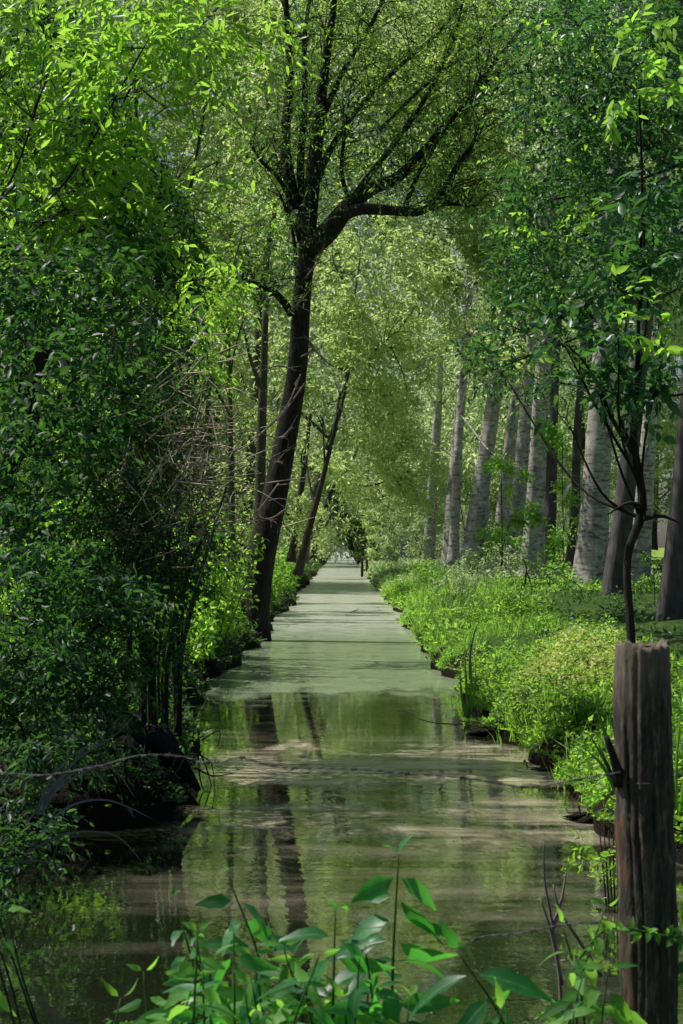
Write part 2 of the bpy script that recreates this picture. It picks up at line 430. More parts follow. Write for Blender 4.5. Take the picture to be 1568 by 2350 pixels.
# ------------------------------------------------------------------ setting
def redge(y):
    y = np.asarray(y, float)
    b = np.interp(y, [0, 8, 10.5, 12.3, 13.5, 15, 16.5, 18, 20, 23, 30, 40, 500], [2.6, 2.4, 1.95, 1.80, 1.9, 1.72, 1.9, 1.72, 1.58, 1.62, 1.62, 1.68, 1.75])
    return b+.08*np.sin(y*3.1)*(y < 60)+.10*np.sin(y*1.3+1)+.07*np.sin(y*.53+2)+.12*np.sin(y*.29)*(y > 40)
def ledge(y):
    y = np.asarray(y, float)
    b = np.interp(y, [0, 10, 11.6, 12.4, 13.5, 16, 19, 23, 26, 34, 37, 54, 500], [-4, -3.4, -2.4, -1.25, -1.22, -1.5, -1.75, -1.95, -1.85, -1.72, -1.75, -1.75, -2.0])
    return b+.06*np.sin(y*2.7)*(y < 60)+.10*np.sin(y*1.1+2)+.12*np.sin(y*.23+1)*(y > 40)
def hgt(s, y):
    """bank height, s metres inland of the water edge"""
    z = np.interp(s, [-.5, -.12, 0, .04, .14, .5, 1.5, 5, 60, 400], [-.6, -.5, -.06, .14, .26, .40, .48, .6, .7, .7])
    return z
def bump(x, y):
    return .52*np.exp(-((x-2.65)/.75)**2-((y-18.6)/1.7)**2)+.06*np.exp(-((x-2.6)/.6)**2-((y-14.3)/1.0)**2)+.25*np.exp(-((x-3.2)/1.)**2-((y-27)/3.)**2)
def build_ground():
    ys = np.concatenate([np.arange(-40, 0, 8), np.arange(0, 8, .5), np.arange(8, 40, .25), np.arange(40, 120, 1.5), np.arange(120, 700, 25)])
    offs = np.array([500, 250, 120, 60, 35, 20, 12, 8, 5.5, 4, 3, 2.2, 1.6, 1.2, .9, .65, .5, .36, .25, .17, .12, .07, .03, 0, -.05, -.12, -.3])
    V = []; ncol = 2*len(offs)+5
    for y in ys:
        l, r = float(ledge(y)), float(redge(y))
        jit = lambda: rng.normal()*.025 if y < 60 else 0
        nb = np.interp(y, [5.0, 5.6, 6.3, 7.2], [.5, .35, -.1, -.7])
        row = []
        for s in offs: row.append([l-s+jit()*(s < 5), y, hgt(s, y)+jit()*(1 if s > 0 else 0)+.08*sin(s*2+y*.7)*(s > .5)])
        for k in range(1, 6): row.append([l+.3+(r-l-.6)*k/6, y, -.75])
        for s in offs[::-1]: row.append([r+s+jit()*(s < 5), y, hgt(s, y)+jit()*(1 if s > 0 else 0)+.08*sin(s*2+y*.5)*(s > .5)])
        for q in row:
            if q[0] > 1.5: q[2] += float(bump(q[0], y))*float(np.clip((q[0]-r)/.35, 0, 1))
            if q[2] < nb: q[2] = nb+rng.normal()*.02
        V += row
    F = []
    for i in range(len(ys)-1):
        for j in range(ncol-1):
            a = i*ncol+j; F.append((a, a+1, a+1+ncol, a+ncol))
    mb = MB(); mb.add(V, F); o = mb.build('ground', 'ground'); props(o, kind='structure', label='dark soil banks on both sides of the canal')
build_ground()
mb = MB(); mb.add([(-9, 4.5, 0), (9, 4.5, 0), (9, 500, 0), (-9, 500, 0)], [(0, 1, 2, 3)])
props(mb.build('water', 'water', smooth=False), kind='structure', label='still murky canal water reflecting the trees')
mb = MB(); mb.add([(-8, 7.5, .005), (8, 7.5, .005), (8, 480, .005), (-8, 480, .005)], [(0, 1, 2, 3)])
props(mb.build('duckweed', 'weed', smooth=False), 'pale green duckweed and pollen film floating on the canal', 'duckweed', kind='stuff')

# ------------------------------------------------------------------ main leaning tree
D = 35.6
root = thing('leaning_tree', P(585, 1470, D)*[1, 1, 0]+[0, 0, -.1], 'big dark tree leaning to the right over the canal, forked high above the water', 'tree')
main = trunk(root, [(578, 1500, D, 84), (586, 1400, D, 66), (602, 1270, D, 66), (634, 1130, D, 58), (662, 980, D, 50), (682, 850, D, 44), (690, 730, D, 42), (697, 640, D, 40), (706, 565, D, 44), (706, 500, D, 30)],
             'bark_dark', 18, .08, .25)
mb = MB(); tube(mb, [P(600, 1400, D-.1), P(604, 1440, D-.2), P(606, 1480, D-.2)], [.10, .12, .10], 8); tube(mb, [P(560, 1380, D), P(540, 1430, D), P(530, 1470, D)], [.2, .16, .2], 8); mb.build('root', 'bark_dark', root)
limbs = [
 [(705,575,0,42),(755,530,-.3,40),(795,480,-.5,34),(850,435,-.7,24),(915,405,-.8,20),(985,330,-1,14),(1060,240,-1.2,10),(1130,150,-1.4,8),(1200,60,-1.5,5)],
 [(795,490,-.5,26),(830,480,-.8,22),(900,483,-1,18),(965,485,-1.1,15),(1010,445,-1.2,12),(1050,380,-1.3,10),(1085,330,-1.4,8),(1110,270,-1.4,5)],
 [(700,550,0,30),(672,450,.3,26),(655,330,.4,20),(665,180,.6,16),(660,60,.7,12),(650,-80,.8,8)],
 [(706,540,0,34),(716,430,-.2,30),(728,310,-.3,24),(745,160,-.4,18),(765,20,-.5,12),(770,-100,-.6,8)],
 [(716,440,.1,18),(760,340,.3,12),(830,240,.5,9),(920,150,.6,8),(1010,70,.7,6),(1080,-20,.8,4)],
 [(800,470,-.4,16),(850,400,-.2,12),(920,310,0,10),(985,210,.1,8),(1040,90,.2,6),(1070,-30,.3,4)],
 [(800,460,-.5,9),(785,400,-.6,7),(788,330,-.7,6),(800,240,-.7,4)],
 [(670,720,0,16),(640,680,-.3,13),(600,655,-.5,10),(555,642,-.7,6),(520,620,-.8,4)],
 [(672,470,.2,10),(640,410,0,8),(600,370,-.2,6),(575,330,-.3,4)],
 [(930,475,-1,9),(960,400,-1.2,8),(1020,300,-1.4,8),(1080,220,-1.6,7),(1140,175,-1.8,6),(1240,165,-2,4),(1400,182,-2.2,3)],
 [(985,480,-1.1,8),(1030,468,-1.3,7),(1090,475,-1.5,4)],
 [(870,300,.2,7),(960,210,.2,6),(1080,110,.3,5),(1180,20,.3,4)],
 [(700,500,.2,16),(690,380,.4,14),(700,230,.5,11),(700,80,.5,8),(720,-60,.5,5)],
 [(735,280,-.3,12),(790,160,-.5,9),(850,60,-.7,7),(900,-50,-.8,5)],
 [(682,640,.1,8),(676,560,.3,7),(664,500,.3,6),(640,440,.4,5)],
]
rl = np.random.default_rng(3)
twl = MB(); twd = MB(); ends = []
for L_ in limbs:
    mb = MB(); pts = [P(a, b, D+c) for a, b, c, w_ in L_]; rad = [PX(w_*1.2+1, D)/2 for *_, w_ in L_]
    tube(mb, pts, rad, 9, 6, .05); mb.build('limb', 'bark_dark', root)
    sp, sr = smooth_path(pts, rad, 4); ends += list(sp[len(sp)//3:])
    for k in range(len(sp)//3, len(sp), 1):
        for q in range(2):
            d = unit(np.array([rl.normal()*.5+.35, rl.normal()*.5, rl.random()*.9+.1])); ln = rl.uniform(.5, 1.5)
            e = sp[k]+d*ln
            tube(twd, [sp[k], sp[k]+d*ln*.5+rl.normal(size=3)*.06, e+np.array([0, 0, -.1*ln])], [.014, .010, .005], 4, 3, cap=False); ends.append(e)
twd.build('twigs', 'twig_dark', root)['kind'] = 'stuff'
ends = np.array(ends)
for nn, mt, nm in ((2800, 'leaf_shade', 'crown'), (650, 'leaf_fresh', 'sun_toned_leaves')):  # brighter leaf colour stands in for sun on part of the crown
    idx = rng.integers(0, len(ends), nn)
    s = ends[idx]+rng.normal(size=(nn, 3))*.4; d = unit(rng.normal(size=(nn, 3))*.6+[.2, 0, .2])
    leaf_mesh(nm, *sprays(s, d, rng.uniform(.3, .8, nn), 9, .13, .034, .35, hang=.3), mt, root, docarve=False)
# dead pale twigs curling off the trunk
rt = np.random.default_rng(11)
for path in [[(690,860),(660,930),(610,985),(560,1030),(500,1060)],[(700,880),(640,960),(575,1010)],[(672,980),(640,1005),(590,990),(560,985)],[(650,1060),(620,1058),(588,1040)],[(640,1110),(610,1150),(585,1180)],[(655,1170),(620,1190),(582,1185)],
             [(700,640),(730,600),(745,560)],[(660,720),(700,680),(730,640)],[(680,850),(640,840),(600,850)],[(690,820),(720,800),(700,770)],[(600,1210),(585,1190),(583,1160)]]:
    tube(twl, [P(a, b, D-.5-.12*i) for i, (a, b) in enumerate(path)], np.linspace(.022, .008, len(path)), 5, 5)
    for k in range(5):
        i = rt.integers(0, len(path)-1); f = rt.random(); a = np.array(path[i])*(1-f)+np.array(path[i+1])*f
        e = a+rt.normal(size=2)*[34, 20]
        tube(twl, [P(*a, D-.6), P(*((a+e)/2+rt.normal(size=2)*6), D-.7), P(*e, D-.8)], [.009, .007, .004], 4, 3, cap=False)
twl.build('dead_twigs', 'twig_pale', root)['kind'] = 'stuff'

# ------------------------------------------------------------------ poplars on the right bank
pop = [  # base px,py,d,width -> top px,py ; label
 ((1031,1290,90,30),(1090,480,20),'bark_poplar','slim pale poplar trunk left of the one with the sunlit edge'),
 ((1077,1300,72,42),(1168,640,28),'bark_poplar','poplar trunk with a sunlit left edge behind the pale shrubs'),
 ((1143,1290,88,34),(1215,560,26),'bark_poplar','narrow grey poplar trunk at the left of a close group of three'),
 ((1180,1300,78,38),(1250,500,28),'bark_poplar','grey poplar trunk in the middle of a close group of three'),
 ((1218,1310,66,46),(1300,60,34),'bark_poplar','ridged grey poplar trunk at the right of a close group of three'),
 ((1258,1310,70,34),(1290,560,22),'bark_poplar_dark','dark poplar trunk just right of the group of three'),
 ((1352,1385,54,66),(1430,60,36),'bark_poplar','broad pale grey poplar trunk standing alone, blotched with dark marks'),
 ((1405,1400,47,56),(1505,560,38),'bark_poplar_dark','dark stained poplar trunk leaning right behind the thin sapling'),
 ((1462,1400,60,44),(1520,500,28),'bark_poplar','pale poplar trunk half hidden behind the thin sapling'),
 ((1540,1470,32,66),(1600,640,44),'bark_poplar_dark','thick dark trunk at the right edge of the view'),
 ((985,1270,120,28),(1018,700,16),'bark_poplar','farthest bluish poplar trunk beside the canal'),
 ((930,1262,150,20),(955,900,12),'bark_poplar','faint thin poplar trunk near the end of the canal'),
 ((1105,1280,105,26),(1140,700,16),'bark_poplar','thin poplar trunk glimpsed between two thicker ones'),
 ((1310,1300,95,28),(1345,600,18),'bark_poplar_dark','thin dim trunk far back left of the broad pale poplar'),
]
for (bx, by, d, w0), (tx, ty, w1), bm, lab in pop:
    b = P(bx, by, d); base = np.array([b[0], d, .45])
    root = thing('poplar_tree', base, lab, 'tree', 'poplars in a row on the right bank')
    tp = P(tx, ty, d); dirv = (tp-b); H = 26+rng.random()*4
    pts = []; rad = []
    for k, f in enumerate(np.linspace(0, 1, 8)):
        z = .3+H*f; q = b+dirv*((z-b[2])/dirv[2])
        q[:2] += rng.normal(size=2)*.05*(f > 0)
        rr = PX(w0, d)/2*(.98 if bm == 'bark_poplar' else .82)*(1-f*.75); pts.append([q[0], d+rng.normal()*.05, z]); rad.append(rr)
    mb = MB(); tube(mb, pts, rad, 20, 10, .09, flare=.45)
    pts = np.array(pts)
    # high crown
    S_ = []; Dd = []
    for k in range(34):
        f = rng.uniform(.42, 1); i = int(f*7); a = pts[min(i, 7)]; az = rng.random()*6.28; ln = rng.uniform(1.2, 3.2)*(1.25-f*.6)
        dv = np.array([cos(az)*.7, sin(az)*.7, .8]); e = a+dv*ln
        tube(mb, [a, a+dv*ln*.5+[0, 0, -.1], e], [.06, .04, .015], 5, 3, cap=False)
        n = 22; S_.append(a+dv*ln*rng.uniform(.35, 1.05, (n, 1))+rng.normal(size=(n, 3))*.4); Dd.append(unit(dv+rng.normal(size=(n, 3))*.8))
    mb.build('trunk', bm, root)
    S_ = np.concatenate(S_); Dd = np.concatenate(Dd)
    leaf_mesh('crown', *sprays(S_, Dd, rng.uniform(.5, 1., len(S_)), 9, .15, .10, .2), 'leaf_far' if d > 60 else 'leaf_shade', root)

# ------------------------------------------------------------------ helper for ordinary trees
def tree(name, label, cat, path, bark, blobs, L, W, mat, group=None, **kw):
    b = P(*path[0][:3]); root = thing(name, (b[0], b[1], .4), label, cat, group)
    pts = trunk(root, path, bark, 10 if path[0][3] < 40 else 14)
    sp, _ = smooth_path(pts, np.ones(len(pts)), 4)
    kw.setdefault('limb_r', PX(path[0][3], path[0][2])*.22)
    crown(root, blobs, L, W, mat, limb_from=sp[len(sp)//3:], bark=bark, **kw)
    return root

G_BACK = 'trees closing the canal avenue'
# centre background, seen over the canal
tree('willow_tree', 'sunlit feathery tree arching over the canal right behind the leaning trunk', 'tree',
     [(690,1290,58,24),(715,1180,58,22),(745,1060,58,18),(775,960,58,14),(800,850,59,10)], 'bark_moss',
     [(820,640,58,190,170),(900,800,60,170,140),(780,900,58,110,130),(1000,620,62,150,140),(740,1080,56,70,90),(700,780,60,110,150),(640,900,58,80,140)], .24, .085, 'leaf_willow', G_BACK, cover=3.2, tl=.9, droop=.5)
tree('willow_tree', 'tall pale crowned tree filling the view above the canal bend', 'tree',
     [(1040,1300,65,24),(1046,1150,65,22),(1056,950,65,18),(1066,700,65,13)], 'bark_poplar',
     [(1000,820,64,140,110),(940,960,66,110,110),(1080,700,65,110,140),(900,480,66,200,170),(1070,450,66,150,170),(1000,250,66,200,150),(840,180,67,160,160),(1150,560,65,90,140),(1120,790,56,90,80),(1215,800,52,70,70)], .25, .09, 'leaf_willow', G_BACK, limb_r=.03, cover=2.6, tl=1.0, droop=.5)
tree('willow_tree', 'yellow green tree crown high above the fork of the leaning trunk', 'tree',
     [(560,1290,72,26),(580,1000,72,22),(600,700,72,18),(640,400,72,12)], 'bark_moss',
     [(640,300,70,170,190),(760,60,72,200,150),(560,560,68,150,150),(600,100,74,170,150),(980,60,76,200,130)], .28, .10, 'leaf_willow', G_BACK, cover=2.8, tl=1., droop=.5)
tree('tree', 'shady green tree bending over the far water', 'tree',
     [(715,1285,100,16),(735,1200,100,14),(770,1100,100,10)], 'bark_brown',
     [(820,1060,100,90,100),(880,1140,105,80,80),(760,1180,98,40,70),(940,1080,102,90,90),(850,960,104,120,90)], .24, .09, 'leaf_willow', G_BACK, cover=3.5, tl=1., droop=.5)
tree('tree', 'dark tree closing the vista at the end of the canal', 'tree',
     [(808,1262,170,10),(800,1220,170,8),(790,1150,170,6)], 'bark_dark',
     [(800,1130,172,110,80),(720,1160,176,80,80),(880,1180,175,80,65),(815,1215,180,50,36)], .42, .16, 'leaf_shade', G_BACK, cover=3.5, tl=1.6)
tree('tree', 'pale hazy tree on the far right bank left of the poplar row', 'tree',
     [(900,1270,140,12),(905,1200,140,10),(915,1100,140,8)], 'bark_brown',
     [(960,1150,138,90,80),(1010,1010,136,100,120),(900,1050,140,90,100),(1080,960,140,90,160)], .32, .12, 'leaf_far', G_BACK, cover=3.2, tl=1.4)
# behind the poplars
for i, (bx, d, lab, bl) in enumerate([
     (1190, 135, 'hazy green tree behind the group of three poplars', [(1180,820,135,140,200),(1250,1080,135,100,110),(1150,1100,135,90,110),(1240,560,140,140,200)]),
     (1330, 120, 'soft green tree behind the broad pale poplar', [(1330,900,120,130,180),(1340,1120,118,100,80),(1400,650,122,160,200),(1330,350,124,170,220)]),
     (1500, 130, 'bright distant tree beyond the field at the right edge', [(1500,960,130,130,140),(1530,700,132,120,180),(1460,1120,128,120,60),(1540,1120,130,60,60)]),
     (1240, 150, 'high pale tree crown above the poplar group', [(1180,260,150,150,200),(1350,100,150,200,150),(1100,60,150,150,130),(1500,300,150,150,250)])]):
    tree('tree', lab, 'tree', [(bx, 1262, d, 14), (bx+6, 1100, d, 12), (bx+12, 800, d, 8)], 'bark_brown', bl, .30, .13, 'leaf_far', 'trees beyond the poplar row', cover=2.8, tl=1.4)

def wood(label, boxes, L, W, mat, n, name='distant_wood'):
    C = []
    tot = sum((b[1]-b[0])*(b[5]-b[4]) for b in boxes)
    for x0, x1, y0, y1, z0, z1 in boxes:
        k = int(n*(x1-x0)*(z1-z0)/tot)//60
        cc = np.stack([rng.uniform(x0, x1, k), rng.uniform(y0, y1, k), z0+(z1-z0)*rng.random(k)], 1)
        q = np.repeat(cc, 60, 0)+np.clip(rng.normal(size=(k*60, 3)), -2, 2)*[1.3, 1.3, 1.1]*(L/.4); C.append(q)
    C = np.concatenate(C); C = C[C[:, 2] > .3]; m = len(C)
    A = unit(rng.normal(size=(m, 3))+[0, 0, -.2]); N = unit(rng.normal(size=(m, 3))*.8+[0, 0, 1]); sz = rng.uniform(.6, 1.3, m)
    props(leaf_mesh(name, C, A, N, L*sz, W*sz, mat, docarve=False), label, 'wood', kind='stuff')
wood('sunlit wood filling the background left of the canal', [(-36, -4, 78, 92, 0, 38)], .42, .18, 'leaf_willow', 125000)  # pale leaf colour makes this backdrop look sunlit
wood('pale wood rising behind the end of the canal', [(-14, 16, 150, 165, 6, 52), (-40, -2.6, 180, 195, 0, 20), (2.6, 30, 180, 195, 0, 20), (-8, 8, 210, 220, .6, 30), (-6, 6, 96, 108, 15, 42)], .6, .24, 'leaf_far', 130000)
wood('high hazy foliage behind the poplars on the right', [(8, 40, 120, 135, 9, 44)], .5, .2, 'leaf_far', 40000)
wood('dim thicket low in the left wood', [(-14, -3.2, 26, 38, .2, 5.5), (-20, -4.2, 40, 60, .2, 5)], .16, .06, 'leaf_shade', 60000)
# ------------------------------------------------------------------ left bank, mid distance
tree('tree', 'slim straight tree behind the base of the leaning tree', 'tree',
     [(596,1300,46,28),(598,1100,46,25),(602,950,46,22),(610,700,46,14)], 'bark_moss',
     [(560,760,45,90,130),(620,600,46,70,110),(540,560,45,100,120)], .12, .04, 'leaf_willow', None, cover=2.5, tl=.7)
tree('young_tree', 'thin dark pole of a young tree left of the leaning tree', 'tree',
     [(532,1300,30,17),(532,1150,30,15),(528,950,30,13),(522,740,30,10),(510,600,30,6)], 'bark_moss',
     [(500,620,30,110,110),(560,720,30,70,70),(470,760,29,80,80),(560,520,31,80,90)], .10, .04, 'leaf_fresh', None, cover=2.4, tl=.5)
tree('slender_tree', 'slender slanting tree close right of the leaning trunk', 'tree',
     [(684,1320,44,17),(705,1230,44,16),(730,1140,44,13),(760,1020,44,10),(778,940,44,6)], 'bark_brown',
     [(740,960,44,70,80),(700,1050,45,40,70)], .11, .035, 'leaf_willow', None, cover=1.8, tl=.6)
tree('slender_tree', 'very thin upright tree half hidden behind the leaning trunk', 'tree',
     [(668,1290,50,16),(684,1180,50,15),(700,1060,50,12),(712,950,50,8)], 'bark_brown',
     [(705,1000,50,50,90),(660,1180,49,40,70)], .12, .04, 'leaf_willow', None, cover=1.8, tl=.6)
for lab, bx, d, bl, mat in [
     ('broad leafy tree filling the gap left of the leaning trunk', 470, 52, [(470,1000,52,130,140),(560,1120,50,100,120),(440,760,54,170,160),(560,880,53,90,120),(480,1180,50,110,80)], 'leaf_willow'),
     ('dense shaded tree deep in the left wood', 330, 44, [(300,800,44,200,200),(250,1050,42,200,160),(380,1150,40,130,110),(120,1100,42,160,200)], 'leaf_shade'),
     ('tall leafy tree high up at the back of the left wood', 300, 76, [(350,450,76,250,220),(480,200,78,200,220),(150,300,74,220,260),(300,60,76,300,160),(100,700,72,200,250)], 'leaf_willow')]:
    tree('tree', lab, 'tree', [(bx,1300,d,30),(bx+5,1100,d,26),(bx+8,850,d,16)], 'bark_brown', bl, .19, .075, mat, 'trees at the back of the left wood', cover=3, tl=.9, cr=.8)

# ------------------------------------------------------------------ left bank, near
tree('ash_tree', 'near ash tree spreading its fresh leafy boughs over the top left', 'tree',
     [(-420,1650,16.5,90),(-380,1100,16.5,80),(-300,760,16.5,50),(-200,600,16.5,34)], 'bark_dark',
     [(330,110,16,270,150),(300,330,17,280,180),(500,370,18,110,170),(110,170,15,170,220),(150,480,16,220,170),(400,560,17,170,130),(540,120,18.5,90,140),(470,640,18,100,80),(40,420,15,120,200),(350,800,17,60,45),(40,90,17,150,120),(200,260,17.5,160,130),(60,300,17,120,150)],
     .135, .046, 'leaf_fresh', None, cover=3.0, limb_r=.018, cr=.34, nl=9, tl=.42, shape='oval', droop=.5, thick=.8, branchlets=8)
tree('elder_tree', 'dark glossy leaved tree in deep shade at the left edge', 'tree',
     [(-100,1700,14.2,70),(-40,1300,14.2,60),(40,1000,14.2,44),(100,800,14.2,30)], 'bark_dark',
     [(70,720,14,170,190),(260,760,15,180,140),(90,960,13,160,160),(260,1010,14.5,160,150),(60,1180,12.5,150,140),(230,620,16,150,100),(330,860,16,90,110)],
     .095, .042, 'leaf_dark', None, cover=3.0, nl=8, tl=.36, limb_r=.02, cr=.3, shape='oval', droop=.4, branchlets=8)
tree('hazel_tree', 'hazel with bright leaf sprays behind the pale twiggy shrub', 'tree',
     [(330,1700,22,24),(335,1300,22,20),(340,950,22,16),(360,700,22,10)], 'bark_brown',
     [(250,700,22,150,120),(420,640,22,110,120),(430,790,22,90,80),(300,880,21.5,120,110),(180,880,21,110,130),(450,520,22,90,90),(200,1060,21,140,120)],
     .12, .05, 'leaf_fresh', None, cover=1.1, nl=8, tl=.45, shape='oval', droop=.35, limb_r=.03)
tree('tree', 'dark leaved tree added behind the bright ash boughs to blacken their gaps', 'tree',  # added so the gaps between the ash leaves go near black
     [(-300,1600,21,60),(-200,1000,21,50),(-60,600,21,36)], 'bark_dark',
     [(80,150,21,200,200),(320,200,21,190,190),(150,450,21,240,180),(400,440,21,130,170),(60,700,20,170,170),(300,640,20.5,150,120)],
     .10, .05, 'leaf_dark', None, cover=3.2, nl=8, tl=.5, droop=.3, limb_r=.03)
# coppice with many stems
b = P(370, 1700, 14.5); root = thing('coppiced_shrub', (b[0], 14.5, .35), 'many stemmed shrub on the dark bank tip with pale twiggy top', 'shrub')
rc = np.random.default_rng(5); ends2 = []
for k in range(16):
    x0 = 290+rc.random()*135; x1 = x0+rc.normal()*50+(x0-350)*.5+25; dd = 13.6+rc.random()*1.8; top = rc.uniform(1000, 1300)
    mb = MB(); pts = [P(x0+rc.normal()*6, 1690, dd), P(x0, 1500, dd), P((x0+x1)/2+rc.normal()*10, 1300, dd), P(x1, top, dd)]
    wpx = rc.uniform(5, 18); tube(mb, pts, [PX(wpx, dd)/2, PX(wpx, dd)*.42, PX(wpx, dd)*.3, PX(wpx, dd)*.12], 7, 5, .08); mb.build('stem', 'bark_dark', root)
    sp, _ = smooth_path(pts, [1]*4, 5); ends2 += list(sp[9:])
ends2 = np.array(ends2)
mb = MB(); tips = []
for k in range(250):
    a = ends2[rc.integers(0, len(ends2))]; t = P(rc.normal(435, 85), rc.normal(1000, 150), 13.0+rc.random()*1.6)
    a = a*.25+t*.75+rc.normal(size=3)*.12; d = unit(rc.normal(size=3)*[.8, .5, .55]+[.35, 0, .35]); ln = rc.uniform(.15, .5)
    tube(mb, [a, a+d*ln*.5+rc.normal(size=3)*.02, a+d*ln], [.006, .0045, .002], 4, 2, cap=False); tips.append(a+d*ln)
mb.build('twigs', 'twig_grey', root)['kind'] = 'stuff'
crown(root, [(400,950,14.6,110,120),(410,1090,14.5,120,120),(385,1220,14.2,100,90),(330,1150,14,120,130),(300,1300,13.8,110,80)], .055, .018, 'leaf_dry', cover=1.0, nl=7, tl=.3, droop=.2)
crown(root, [(340,1050,14.8,130,140),(330,1250,14.2,120,110),(270,1200,13.8,110,120),(420,1260,14.4,60,70),(350,1400,13.6,90,70),(410,1340,13.8,60,60),(290,1500,13.4,80,80),(400,1460,13.5,50,40)], .07, .028, 'leaf_dark', cover=2.6, nl=7, tl=.3, droop=.2, name='inner_leaves')

# leafy stem clump with pink stems high left
root = thing('young_tree', P(330,1650,20)*[1,1,0]+[0,0,.4], 'pair of thin pinkish stems rising through the left foliage', 'tree')
for x, dx in ((318, 8), (334, 12), (346, -4), (300, -10)):
    mb = MB(); tube(mb, [P(x-20, 1650, 20), P(x-6, 1200, 20), P(x, 800, 19.6), P(x+dx, 640, 19.4)], [.05, .04, .025, .012], 6, 6); mb.build('stem', 'twig_pale', root)

# low bushes at the left foreground
b = P(80, 1900, 11.6)
tree('bush', 'low shaded bush with small glossy leaves hanging over the left water', 'bush',
     [(-60,1800,11.8,40),(0,1650,11.8,34),(60,1500,11.6,24)], 'bark_dark',
     [(90,1370,11.6,170,110),(220,1440,11.8,130,110),(70,1540,11.2,160,130),(220,1590,11.6,110,80),(60,1700,10.9,150,110),(230,1330,12.2,100,80),(40,1840,10.4,90,80),(50,1960,9.8,110,90),(-10,2120,9.4,90,110)],
     .062, .027, 'leaf_dark', None, cover=2.8, nl=8, tl=.26, shape='oval', droop=.5, branchlets=8)
tree('bush', 'brighter green bush catching light behind the low shaded one', 'bush',
     [(20,1600,15,30),(60,1450,15,24),(120,1330,15,16)], 'bark_dark',
     [(120,1290,15.5,140,80),(30,1400,15,120,130),(200,1280,16,110,70),(330,1430,19,90,90)], .07, .03, 'leaf_fresh', None, cover=3, nl=8, tl=.3, shape='oval', droop=.3)
# bright plants on left bank
def clump(name, label, cat, px, py, d, n, h, L, W, mat, wid, group=None, blade=False, lean=.16):
    b = P(px, py, d); b[2] = .3; root = thing(name, b, label, cat, group)
    mb = MB(); S_ = []; D_ = []
    for k in range(n):
        a = b+[rng.normal()*wid*.5, rng.normal()*wid*.6, 0]
        a[0] = min(a[0], float(ledge(a[1]))-.05) if b[0] < 0 else max(a[0], float(redge(a[1]))+.05)
        hh = h*rng.uniform(.55, 1.1)
        e = a+[rng.normal()*lean*hh, rng.normal()*lean*hh, hh]; m = (a+e)/2+rng.normal(size=3)*.05*hh
        tube(mb, [a, m, e], [.008, .006, .003], 4, 3, cap=False)
        sp, _ = smooth_path([a, m, e], [1, 1, 1], 5); S_.append(sp[2:]); 
    S_ = np.concatenate(S_); S_ = np.repeat(S_, 2, 0); D_ = unit(rng.normal(size=S_.shape)*[1, 1, .3]+[0, 0, .25])
    mb.build('stems', 'stem_green', root)
    leaf_mesh('leaves', *sprays(S_, D_, np.full(len(S_), L*1.5), 3, L, W, .3, hang=.2), mat, root, 'oval', docarve=False)
for i, (px, py, d, n, h, wd, lab) in enumerate([
     (450,1560,26,60,2.0,.7,'tall bright green herb clump on the left bank before the leaning tree'),
     (478,1500,30,40,1.3,.6,'fresh green herbs at the foot of the leaning tree'),
     (500,1570,24.6,40,.9,.6,'low green herbs at the left water edge'),
     (450,1560,28,50,2.4,1.,'taller dark green herbs behind the bright left clump'),
     (618,1380,48,34,1.2,.5,'leafy herbs right of the foot of the leaning tree'),
     (650,1350,58,40,1.6,.9,'yellow green herbs on the left bank farther down the canal')]):
    clump('herb_clump', lab, 'herbs', px, py, d, n, h, .10 if d < 40 else .13, .05, 'leaf_fresh' if d < 32 else 'leaf_lime', wd, 'herb clumps along the left bank')

for i, (px, py, d, n, h, wd, mat, lab) in enumerate([
     (1110,1440,30,26,.7,.5,'leaf_fresh','leafy green weeds behind the tall reed'),
     (1180,1420,33,30,.9,.7,'leaf_lime','tall weeds on the right bank left of the dark fallen log'),
     (985,1370,62,30,1.2,.8,'leaf_lime','sunny weeds spilling over the distant right water edge'),
     (1060,1380,50,30,1.2,.9,'leaf_far','pale weeds halfway along the right bank'),
     (1340,1640,15,16,.35,.3,'leaf_fresh','small weeds just left of the fence post top'),
     (1250,1480,22,24,.4,.5,'leaf_lime','bright weeds crowning the sunlit mound')]):
    clump('weed_clump', lab, 'weeds', px, py, d, n, h, .07+.001*d, .03, mat, wd, 'weed clumps along the right bank')
# ------------------------------------------------------------------ right side trees
tree('alder_tree', 'dark blue green tree hanging its boughs over the upper right', 'tree',
     [(2050,1500,24,90),(2000,1000,24,80),(1880,650,24,60),(1720,420,24,40),(1600,260,24,26)], 'bark_dark',
     [(1310,230,24,160,160),(1460,330,23,170,200),(1260,460,25,130,130),(1370,590,24,170,110),(1480,560,22,120,140),(1500,110,24,140,150),(1300,20,27,90,60),(1220,640,25.5,100,80),(1200,760,26,80,90),(1130,850,26.5,60,50),(1290,880,27,60,50),(1330,60,25,150,90)],
     .095, .05, 'leaf_teal', None, cover=2.3, cr=.35, limb_r=.028, nl=8, tl=.45, shape='oval', droop=.3, branchlets=9)
crown(bpy.data.objects['alder_tree'], [(1250,200,23.5,180,140),(1440,330,22.5,170,200),(1330,560,23.5,170,120),(1240,400,25,60,120)], .10, .052, 'leaf_fresh', cover=.16, nl=8, tl=.45, shape='oval', name='sun_toned_leaves')  # sparse brighter leaves, sunlight put into their colour
